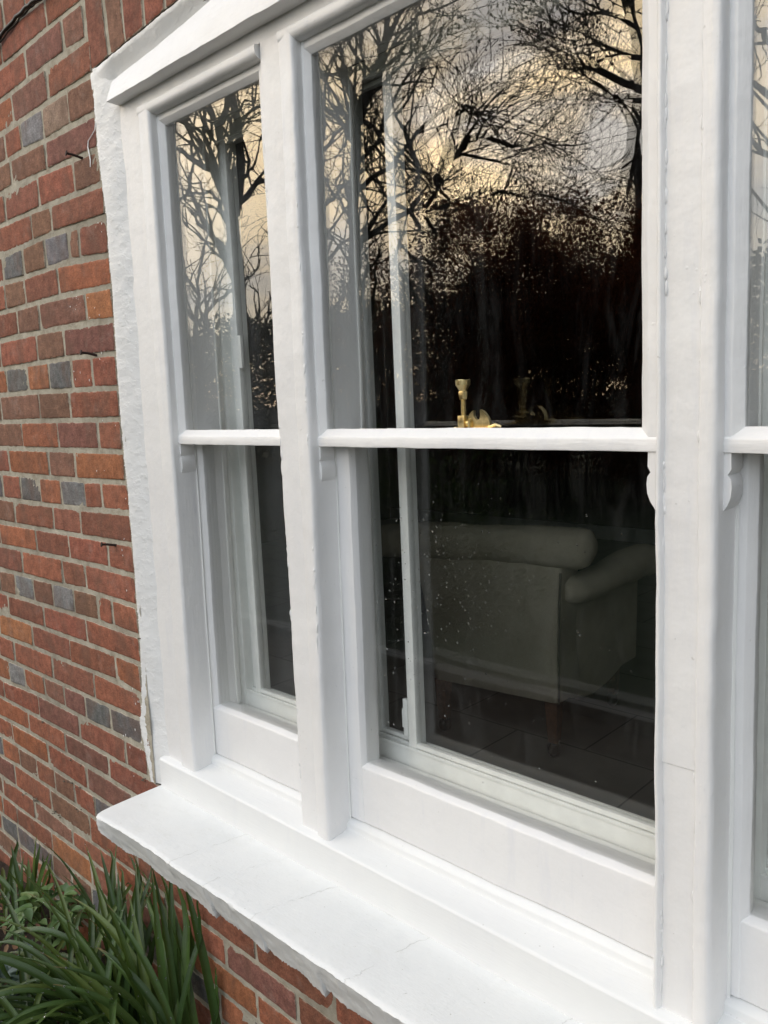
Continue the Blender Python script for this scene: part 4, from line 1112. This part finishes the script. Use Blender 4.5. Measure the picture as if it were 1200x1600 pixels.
# ------------------------------------------------------------------ plants
def blade(V_, F_, C_, UV_, base, az, length, elev, droop, width, col, twist=0.0, seg=16, kink=None):
    d = Vector((math.cos(az) * math.cos(elev), math.sin(az) * math.cos(elev), math.sin(elev)))
    p = Vector(base); h = Vector((math.cos(az), math.sin(az), 0)); side_ = Vector((-math.sin(az), math.cos(az), 0))
    n0 = len(V_); el = elev; st_ = length / seg
    for i in range(seg + 1):
        t = i / seg
        w_ = width * (0.55 + 0.45 * min(1, t * 4)) * (1 - max(0, (t - 0.55) / 0.45) ** 1.6) + 0.0004
        d = h * math.cos(el) + Vector((0, 0, 1)) * math.sin(el)
        up = side_.cross(d) * -1
        tw = twist * t
        s2 = side_ * math.cos(tw) + up * math.sin(tw); u2 = up * math.cos(tw) - side_ * math.sin(tw)
        fold = w_ * 0.28
        for k, (a_, b_) in enumerate(((-1, 1), (-0.5, 0.35), (0, 0), (0.5, 0.35), (1, 1))):
            V_.append(p + s2 * (a_ * w_ / 2) + u2 * (fold * b_)); UV_.append(((a_ + 1) / 2, t))
        if i < seg:
            el -= droop / seg * (0.4 + 1.6 * t)
            if kink and abs(t - kink) < 0.5 / seg: el -= 1.1
            p = p + d * st_
            if p.y > -0.012 and h.y > 0: p.y = -0.012 - 0.002 * (i % 2); 
            if p.z < 0.006: p.z = 0.006
    for i in range(seg):
        for k in range(4):
            a_ = n0 + i * 5 + k; F_.append((a_, a_ + 1, a_ + 6, a_ + 5)); C_.append(col)
    return p
GREENS = [(0.050, 0.095, 0.026), (0.065, 0.120, 0.032), (0.038, 0.075, 0.022), (0.090, 0.150, 0.040), (0.125, 0.175, 0.045)]
def drops_on(V_, count, rmin=0.0008, rmax=0.0022, rng=None):
    g = G()
    bm = bmesh.new(); bmesh.ops.create_icosphere(bm, subdivisions=1, radius=1.0)
    bv = [v.co.copy() for v in bm.verts]; bf = [[v.index for v in f.verts] for f in bm.faces]; bm.free()
    for _ in range(count):
        i = random.randrange(0, len(V_) - 6); i -= i % 5; a_, b_ = V_[i], V_[i + 4]
        p = a_.lerp(b_, random.uniform(0.1, 0.9)) + Vector((0, -0.0005, 0.0012)); r_ = random.uniform(rmin, rmax)
        g.add([p + c * r_ for c in bv], bf)
    return g
def strap_clump(base, specs, label, nd, group='strap-leaved clumps at the foot of the wall', cat='plant'):
    root = empty('strap_leaf_plant', base, label, cat, group)
    V_, F_, C_, UV_ = [], [], [], []
    for s_ in specs: blade(V_, F_, C_, UV_, **s_)
    link('leaves', V_, F_, M_blade, root, smooth=70, colors=C_, uvs=UV_)
    if nd: tag(drops_on(V_, nd * 2).build('water_droplets', M_drop, root, smooth=80), kind='stuff')
    return root
def tg(px, py, z=0.0):
    d = CR * ((px - 600) / F_PX) - CU * ((py - 800) / F_PX) + CW
    t = (z - CPOS.z) / d.z; return CPOS + d * t
random.seed(21)
def specs(cx, cy, n, spread, L, W, el=(50, 86), az=None, droop=(0.6, 2.2), kinkp=0.05):
    res = []
    for i in range(n):
        a_ = random.uniform(*az) if az else random.uniform(0, 2 * math.pi)
        b_ = Vector((cx + random.gauss(0, spread), min(-0.02, cy + random.gauss(0, spread)), 0.0))
        res.append(dict(base=b_, az=R(a_) if az else a_, length=random.uniform(*L), elev=R(random.uniform(*el)), droop=random.uniform(*droop),
                        width=random.uniform(*W), col=random.choice(GREENS), twist=random.uniform(-0.9, 0.9), kink=random.uniform(0.45, 0.8) if random.random() < kinkp else None))
    return res
sp = specs(-1.655, -0.17, 66, 0.040, (0.34, 0.60), (0.010, 0.018), el=(46, 80), az=(110, 340), droop=(1.4, 3.1), kinkp=0.10)
sp += specs(-1.640, -0.12, 28, 0.03, (0.36, 0.50), (0.011, 0.018), el=(72, 86), az=(90, 230), droop=(0.3, 1.2), kinkp=0.0)
strap_clump((-1.65, -0.17, 0), sp, 'largest strap-leaved clump, arching wet blades below the sill corner', 420)
sp = specs(-1.47, -0.10, 26, 0.03, (0.34, 0.48), (0.013, 0.020), el=(68, 86), az=(90, 240), droop=(0.2, 1.1), kinkp=0.03)
sp += [dict(base=Vector((-1.42, -0.10, 0)), az=R(335), length=0.42, elev=R(62), droop=1.7, width=0.013, col=GREENS[1], twist=0.5)]
sp += specs(-1.42, -0.14, 9, 0.03, (0.26, 0.40), (0.014, 0.020), el=(50, 75), az=(250, 390), droop=(0.8, 2.0), kinkp=0.1)
strap_clump((-1.47, -0.10, 0), sp, 'dark upright strap-leaved clump tucked under the sill', 120)
sp = specs(-1.66, -0.34, 34, 0.04, (0.34, 0.54), (0.010, 0.017), el=(38, 70), az=(130, 300), droop=(1.2, 2.6), kinkp=0.08)
strap_clump((-1.66, -0.34, 0), sp, 'low spreading strap-leaved clump nearest the photo bottom edge', 260)
sp = specs(-2.27, -0.07, 10, 0.015, (0.16, 0.24), (0.014, 0.018), el=(66, 88), az=(60, 250), droop=(0.1, 0.7), kinkp=0.0)
sp += specs(-2.30, -0.10, 11, 0.03, (0.18, 0.30), (0.012, 0.017), el=(25, 60), az=(130, 260), droop=(0.6, 1.6), kinkp=0.0)
strap_clump((-2.27, -0.07, 0), sp, 'small strap-leaved tuft standing against the brickwork, furthest left', 30)

def leafshape(V_, F_, C_, base, d, up, L, W, col, curl=0.3):
    d = d.normalized(); s_ = d.cross(up).normalized(); u = s_.cross(d).normalized(); n0 = len(V_); m_ = 7
    for i in range(m_ + 1):
        t = i / m_; w_ = W * math.sin(math.pi * (t ** 0.8)) * 0.5 + 0.0003
        c = base + d * (L * t) - u * (curl * L * t * t)
        V_.extend([c - s_ * w_ + u * w_ * 0.35, c, c + s_ * w_ + u * w_ * 0.35])
    for i in range(m_):
        for k in range(2): a_ = n0 + i * 3 + k; F_.append((a_, a_ + 1, a_ + 4, a_ + 3)); C_.append(col)
def leafy(base, n, h, spread, L, W, cols, label, name='leafy_plant', group=None, mat=None, cat='plant'):
    root = empty(name, base, label, cat, group); V_, F_, C_ = [], [], []; st = G()
    b = Vector(base)
    for i in range(n):
        a_ = random.uniform(0, 2 * math.pi); rr = random.uniform(0.1, 1) ** 0.6 * spread; hh = h * random.uniform(0.35, 1.0)
        tip = b + Vector((math.cos(a_) * rr, min(math.sin(a_) * rr, -b.y - 0.01), hh))
        st.tube([b + Vector((0, 0, 0)), b.lerp(tip, 0.5) + Vector((0, 0, 0.01)), tip], [0.0016, 0.0014, 0.0010], 5)
        for k in range(random.randint(2, 4)):
            az = a_ + random.uniform(-1.6, 1.6); dd = Vector((math.cos(az), math.sin(az), random.uniform(-0.3, 0.7)))
            leafshape(V_, F_, C_, tip, dd, Vector((0, 0, 1)), random.uniform(*L), random.uniform(*W), random.choice(cols), random.uniform(0.1, 0.5))
    st.build('stem', M_leafstem, root, smooth=60)
    link('leaves', V_, F_, mat or M_leaf, root, smooth=70, colors=C_)
M_leafstem = simple('green_stem', (0.07, 0.11, 0.03), 0.6)
LG_ = [(0.11, 0.20, 0.065), (0.14, 0.23, 0.08), (0.085, 0.16, 0.055), (0.16, 0.24, 0.08)]
p = tg(85, 1480); leafy((p.x, min(p.y, -0.07), 0), 46, 0.16, 0.10, (0.030, 0.052), (0.016, 0.026), LG_, 'light green broad-leaved weed beside the small strap-leaved tuft', group='broad-leaved weeds')
p = tg(45, 1600); leafy((p.x, p.y, 0), 16, 0.06, 0.08, (0.022, 0.038), (0.012, 0.022), LG_, 'low bright green weed in the soil left of the big clump', group='broad-leaved weeds')
SB = [(0.075, 0.115, 0.095), (0.095, 0.135, 0.115), (0.055, 0.095, 0.075)]
p = tg(-6, 1560); leafy((p.x, p.y, 0), 22, 0.07, 0.08, (0.035, 0.060), (0.030, 0.046), SB, 'blue-green crinkled leaves at the photo left edge', group='broad-leaved weeds')
p = tg(15, 1650); leafy((p.x, p.y, 0), 16, 0.06, 0.07, (0.035, 0.055), (0.028, 0.042), SB, 'blue-green crinkled leaves low in the bottom left corner', group='broad-leaved weeds')
# fallen leaves and debris
V_, F_, C_ = [], [], []
for _ in range(2600):
    x = random.uniform(-3.6, -0.9); y = random.uniform(-1.0, -0.02); z = 0.03 * noise.noise(Vector((x * 2.2, y * 2.2, 0))) + 0.006
    a_ = random.uniform(0, 6.28); dd = Vector((math.cos(a_), math.sin(a_), random.uniform(-0.15, 0.35)))
    leafshape(V_, F_, C_, Vector((x, y, z)), dd, Vector((random.uniform(-.5, .5), random.uniform(-.5, .5), 1)), random.uniform(0.012, 0.040), random.uniform(0.006, 0.022),
              random.choice([(0.13, 0.055, 0.028), (0.19, 0.095, 0.045), (0.09, 0.045, 0.025), (0.24, 0.15, 0.08), (0.16, 0.06, 0.03)]), random.uniform(-0.4, 0.6))
tag(link('leaf_litter', V_, F_, M_litter, None, smooth=60, colors=C_), 'brown fallen leaves scattered over the soil', kind='stuff')
V_, F_, C_ = [], [], []
for _ in range(1500):
    x = random.uniform(-3.2, -1.2); y = random.uniform(-0.9, -0.03); z = 0.03 * noise.noise(Vector((x * 2.2, y * 2.2, 0))) + 0.004
    if noise.noise(Vector((x * 5, y * 5, 8))) < -0.05: continue
    a_ = random.uniform(0, 6.28); leafshape(V_, F_, C_, Vector((x, y, z)), Vector((math.cos(a_), math.sin(a_), random.uniform(0.1, 0.9))), Vector((0, 0, 1)), random.uniform(0.01, 0.028), random.uniform(0.006, 0.014), random.choice(LG_ + GREENS), 0.3)
tag(link('ground_cover', V_, F_, M_leaf, None, smooth=60, colors=C_), 'tiny green seedlings between the fallen leaves', kind='stuff')
p = tg(66, 1530); g = G(); g.box(p.x - 0.035, p.x + 0.03, p.y - 0.025, p.y + 0.025, 0.0, 0.035, b=0.006)
g.v = [v + nv(v, 40, 0.008) for v in g.v]; tag(g.build('brick_fragment', simple('red_rubble', (0.22, 0.06, 0.035), 0.9, nscale=60, nvar=0.4, bscale=90, bdist=0.004)), 'broken piece of red brick lying among the weeds', 'rubble')

# ------------------------------------------------------------------ trees across the garden (seen mirrored in the panes)
def mir(px, py, d):
    """point whose mirror image in the panes falls on this pixel, d metres in front of the glass"""
    p = at(px, py, d); return Vector((p.x, 0.08 - d, p.z))
class Tree:
    def __init__(s, seed, dens=0.88, L=1.0, md=2): s.dens = dens; s.L = L; s.md = md; s.t = G(); s.c = G(); s.rng = random.Random(seed); s.tips = []
    def limb(s, pts, r0, r1, depth=0, twigs=1.0, sub=0.35):
        rng = s.rng; P_ = [pts[0]]
        for a_, b_ in zip(pts, pts[1:]):
            m_ = max(2, int((b_ - a_).length / 0.25))
            for i in range(1, m_ + 1): P_.append(a_.lerp(b_, i / m_) + Vector((rng.uniform(-1, 1), rng.uniform(-1, 1), rng.uniform(-1, 1))) * 0.035 * (1 if i < m_ else 0.3))
        n_ = len(P_); rad = [r0 + (r1 - r0) * i / (n_ - 1) for i in range(n_)]
        s.t.tube(P_, rad, 7 if r0 > 0.05 else 5)
        for i in range(1, n_):
            if rng.random() < twigs:
                d0 = (P_[i] - P_[i - 1]).normalized()
                s.grow(P_[i], s.turn(d0, 0.9), max(0.012, rad[i] * 0.55), rng.uniform(0.8, 1.6) * s.L, 0)
        s.grow(P_[-1], (P_[-1] - P_[-2]).normalized(), r1, 1.2 * s.L, 0)
    def turn(s, d, a_):
        rng = s.rng; v = Vector((rng.gauss(0, 1), rng.gauss(0, 1), rng.gauss(0, 1))); v -= d * v.dot(d); v.normalize()
        ang = rng.uniform(0.45, 1.0) * a_; return (d * math.cos(ang) + v * math.sin(ang) + Vector((0, 0, 0.12))).normalized()
    def grow(s, p, d, r, L, depth):
        rng = s.rng; m_ = 5; P_ = [p.copy()]
        for i in range(m_):
            d = (d + Vector((rng.gauss(0, .15), rng.gauss(0, .15), rng.gauss(0, .13) + 0.03))).normalized()
            p = p + d * (L / m_); P_.append(p.copy())
        r1 = max(0.0034, r * 0.38)
        s.c.tube(P_, [r + (r1 - r) * i / m_ for i in range(m_ + 1)], 4 if r > 0.012 else 3, cap=False)
        if depth >= s.md or L < 0.14: s.tips.extend(P_[2:]); return
        nk = (4, 3, 2)[depth]
        for j in range(nk):
            if rng.random() < s.dens:
                i = rng.randint(1, m_) if j else m_
                dd = s.turn((P_[i] - P_[i - 1]).normalized(), 0.95)
                s.grow(P_[i], dd, max(0.0040, r * (0.5 if i < 5 else 0.6)), L * rng.uniform(0.42, 0.66), depth + 1)
    def finish(s, label, leaves=0, lcol=None, lsize=(0.03, 0.06), name='bare_tree'):
        base = s.t.v[0].copy(); base.z = 0
        root = empty(name, base, label, 'tree', 'trees across the garden, mirrored in the glass')
        s.t.build('trunk', M_bark, root, smooth=60, fix=False)
        V_, F_, C_ = list(s.c.v), list(s.c.f), [(0.05, 0.034, 0.024)] * len(s.c.f)
        cr_ = link('crown', V_, F_, M_twig, root)
        if leaves:
            V2, F2, C2 = [], [], []
            for _ in range(leaves):
                q = s.rng.choice(s.tips) + Vector((s.rng.gauss(0, .10), s.rng.gauss(0, .10), s.rng.gauss(0, .10)))
                a_ = Vector((s.rng.gauss(0, 1), s.rng.gauss(0, 1), s.rng.gauss(0, 1))).normalized(); b_ = a_.orthogonal().normalized() * s.rng.uniform(*lsize) * 0.5
                a_ = a_ * s.rng.uniform(*lsize); n0 = len(V2); V2.extend([q - b_ * 0.2, q + a_ * .5 - b_, q + a_, q + a_ * .5 + b_]); F2.append((n0, n0 + 1, n0 + 2, n0 + 3)); C2.append(s.rng.choice(lcol))
            link('leaves', V2, F2, M_treeleaf, cr_, colors=C2)
        return root
def jit(P_, rng, k=0.35): return [P_[0]] + [p + Vector((0, rng.uniform(-k, k), 0)) for p in P_[1:]]
def ground_pt(px, d): p = mir(px, 640, d); p.z = -0.05; return p
RU = [(0.20, 0.060, 0.030), (0.14, 0.045, 0.024), (0.25, 0.095, 0.04)]
# tree A behind the narrow light's reflection
T = Tree(1, 0.9, 1.0, 3); d = 7.0; m = lambda x, y, dd=0.0: mir(x, y, d + dd)
T.limb([ground_pt(378, d), m(374, 480), m(366, 380), m(360, 325)], 0.13, 0.105, twigs=0.5)
T.limb([m(360, 330), m(352, 250, .2), m(338, 195, .4), m(326, 160, .5), m(322, 100, .6)], 0.075, 0.025, twigs=0.8)
T.limb([m(366, 335), m(376, 250, -.3), m(372, 190, -.4), m(364, 150, -.5), m(372, 80, -.7)], 0.085, 0.03, twigs=0.8)
T.limb([m(358, 320), m(332, 266, -.5), m(300, 250, -.9), m(284, 232, -1.1), m(262, 224, -1.3)], 0.06, 0.018, twigs=0.9)
T.limb([m(368, 320), m(402, 285, .4), m(440, 276, .7), m(480, 262, 1.0)], 0.055, 0.018, twigs=0.9)
T.limb([m(358, 345), m(330, 300, .4), m(295, 300, .6), m(268, 320, .8)], 0.04, 0.015, twigs=0.9)
T.finish('bare tree with a leaning forked trunk, mirrored in the narrow left light')
# tree B mirrored at the left of the wide light
T = Tree(2, 1.0, 0.85, 3); d = 7.6; m = lambda x, y, dd=0.0: mir(x, y, d + dd)
T.limb([ground_pt(552, d), m(552, 460), m(554, 300), m(556, 225), m(560, 184)], 0.10, 0.075, twigs=0.5)
T.limb([m(560, 184), m(552, 150, .2), m(540, 120, .3), m(530, 60, .5)], 0.05, 0.02)
T.limb([m(560, 184), m(576, 150, -.2), m(592, 128, -.4), m(602, 60, -.6), m(612, 0, -.8)], 0.055, 0.02)
T.limb([m(562, 188), m(586, 196, -.4), m(592, 214, -.5), m(612, 240, -.6)], 0.03, 0.014)
T.limb([m(556, 225), m(530, 190, .4), m(505, 165, .7), m(480, 150, .9)], 0.04, 0.016)
T.limb([m(554, 260), m(590, 222, .4), m(612, 160, .6), m(640, 110, .8), m(668, 70, .9)], 0.035, 0.010)
T.limb([m(554, 300), m(610, 262, -.4), m(650, 210, -.8), m(705, 158, -1.0), m(745, 182, -1.1), m(775, 205, -1.2)], 0.040, 0.012)
T.limb([m(552, 380), m(640, 330, .3), m(692, 262, .4), m(722, 240, .5), m(780, 252, .6), m(850, 222, .7)], 0.045, 0.010)
T.finish('bare tree with twin upright limbs, mirrored at the left of the wide light')
# low apple-like tree with the arching branch, centre
T = Tree(3, 0.78, 0.55, 3); d = 6.6; m = lambda x, y, dd=0.0: mir(x, y, d + dd)
T.limb([ground_pt(672, d), m(668, 430), m(676, 300), m(690, 264)], 0.085, 0.055, twigs=0.6)
T.limb([m(690, 264), m(722, 222, .2), m(758, 212, .3), m(800, 228, .4), m(842, 218, .5), m(880, 236, .6)], 0.042, 0.010)
T.limb([m(690, 270), m(712, 200, -.2), m(740, 176, -.3), m(775, 170, -.4)], 0.034, 0.010)
T.limb([m(680, 290), m(640, 232, -.2), m(618, 180, -.3), m(650, 130, -.4)], 0.036, 0.010)
T.limb([m(676, 330), m(760, 296, .3), m(830, 300, .4), m(900, 322, .5)], 0.032, 0.010)
T.limb([m(672, 380), m(640, 330, -.3), m(600, 300, -.5), m(580, 262, -.6)], 0.03, 0.010)
T.finish('low spreading bare tree with an arching branch, mirrored in the middle of the wide light')
# tree C: tall, at the right, fine-leaved sprays
T = Tree(4, 0.72, 0.70, 3); d = 9.5; m = lambda x, y, dd=0.0: mir(x, y, d + dd)
T.limb([ground_pt(990, d), m(988, 400), m(990, 220), m(1000, 130), m(996, 60), m(976, -10), m(960, -80)], 0.16, 0.05, twigs=0.5)
T.limb([m(996, 134), m(962, 122, .3), m(930, 106, .5), m(900, 104, .7), m(872, 108, .8), m(862, 84, .9), m(845, 70, 1.0)], 0.055, 0.014)
T.limb([m(994, 150), m(955, 150, -.3), m(918, 124, -.5), m(890, 84, -.7), m(880, 50, -.8)], 0.04, 0.012)
T.limb([m(998, 84), m(956, 76, .2), m(918, 60, .3), m(880, 62, .4)], 0.04, 0.012)
T.limb([m(988, 40), m(940, 20, -.2), m(890, 18, -.3)], 0.035, 0.012)
T.limb([m(992, 210), m(950, 340, -.3), m(915, 318, -.5), m(898, 300, -.6)], 0.035, 0.012)
T.finish('tall tree with fine sprays on curving limbs, mirrored beside the thick mullion', leaves=1500, lcol=[(0.03, 0.032, 0.016), (0.045, 0.04, 0.02)], lsize=(0.03, 0.055), name='tall_tree')
# more trees standing further off
lbl = ['thin bare tree far off, mirrored top left of the wide light', 'bare tree far off, mirrored left of the tall tree', 'bare tree far off, mirrored low in the narrow light', 'bare tree far off, mirrored behind the arching branch', 'bare tree far off beyond the reddish thicket', 'bare tree mirrored in the cut-off right light']
for i, (px, d, h, tw) in enumerate(((505, 11.0, 150, 0.9), (850, 12.0, 420, 0.7), (310, 9.0, 420, 0.9), (765, 11.5, 330, 0.7), (940, 13.0, 470, 0.7), (1240, 9.0, 60, 0.8))):
    T = Tree(20 + i, 0.55); rg = random.Random(50 + i); m = lambda x, y, dd=0.0: mir(x, y, d + dd)
    T.limb([ground_pt(px, d), m(px + 3, (h + 640) / 2 + 40), m(px - 4, h + 110), m(px + 2, h)], 0.10, 0.03, twigs=0.9)
    for k in range(6):
        y0 = h + 40 + k * 45; s_ = 1 if k % 2 else -1
        T.limb([m(px, y0), m(px + s_ * 28, y0 - 34, rg.uniform(-.5, .5)), m(px + s_ * 62, y0 - 58, rg.uniform(-.8, .8)), m(px + s_ * 95, y0 - 90, rg.uniform(-1, 1))], 0.045, 0.012, twigs=0.85)
    T.finish(lbl[i])
# thicket of reddish beech and saplings
for i, (px, d, top, nl, lb) in enumerate(((700, 7.4, 400, 9000, 'reddish leafy thicket mirrored behind the upright bar'), (790, 8.2, 375, 12000, 'tallest reddish beech thicket, mirrored in the middle of the glass'),
                                      (880, 8.6, 385, 12000, 'reddish beech thicket mirrored right of the tallest one'), (965, 9.0, 410, 9000, 'reddish thicket mirrored against the thick mullion'),
                                      (600, 8.4, 450, 4000, 'thin thicket of saplings mirrored left of the upright bar'), (535, 9.0, 450, 3500, 'thin thicket of saplings mirrored beside the thin mullion'))):
    T = Tree(70 + i, 0.7, 0.45); rg = random.Random(i); m = lambda x, y, dd=0.0: mir(x, y, d + dd)
    for k in range(9):
        xx = px + rg.uniform(-42, 42); tp = top + rg.uniform(0, 150)
        b = ground_pt(xx, d + rg.uniform(-.6, .6))
        T.limb([b, m(xx + rg.uniform(-8, 8), (tp + 700) / 2, rg.uniform(-.6, .6)), m(xx + rg.uniform(-22, 22), tp, rg.uniform(-.6, .6))], 0.030, 0.010, twigs=0.55)
    T.finish(lb, leaves=int(nl * 2.2), lcol=RU, lsize=(0.028, 0.055), name='beech_thicket')
# dark hedge closing the garden
random.seed(9)
V_, F_, C_ = [], [], []
for _ in range(80000):
    x = random.uniform(-24, 2); d_ = 12.0 + random.uniform(-0.9, 0.9)
    hh = 3.3 + 0.6 * noise.noise(Vector((x * 0.5, 0, 0))) + 0.25 * noise.noise(Vector((x * 2.4, 3, 0)))
    z = random.uniform(0, 1) ** 0.8 * hh
    q = Vector((x, -d_ + (z / hh) ** 3 * 0.4, z)); a_ = Vector((random.gauss(0, 1), random.gauss(0, 1), random.gauss(0, 1))).normalized(); b_ = a_.orthogonal().normalized() * 0.045
    n0 = len(V_); V_.extend([q - b_ * .2, q + a_ * 0.05 - b_, q + a_ * 0.11, q + a_ * 0.05 + b_]); F_.append((n0, n0 + 1, n0 + 2, n0 + 3)); C_.append(random.choice([(0.018, 0.028, 0.010), (0.026, 0.036, 0.014), (0.030, 0.026, 0.014)]))
tag(link('hedge', V_, F_, M_treeleaf, None, colors=C_), 'dark evergreen hedge closing the far side of the garden', 'hedge')
V_, F_, C_ = [], [], []
for _ in range(9000):
    c = mir(600, 800, 3.3); q = c + Vector((random.gauss(0, 0.45), random.gauss(0, 0.3), 0)); q.z = abs(random.gauss(0, 0.42))
    a_ = Vector((random.gauss(0, 1), random.gauss(0, 1), random.gauss(0, 1))).normalized(); b_ = a_.orthogonal().normalized() * 0.02
    n0 = len(V_); V_.extend([q - b_ * .2, q + a_ * 0.03 - b_, q + a_ * 0.06, q + a_ * 0.03 + b_]); F_.append((n0, n0 + 1, n0 + 2, n0 + 3)); C_.append(random.choice([(0.03, 0.05, 0.015), (0.05, 0.07, 0.02), (0.02, 0.035, 0.01)]))
tag(link('shrub', V_, F_, M_treeleaf, None, colors=C_), 'low green shrub on the lawn, mirrored faintly in the lower glass', 'shrub')
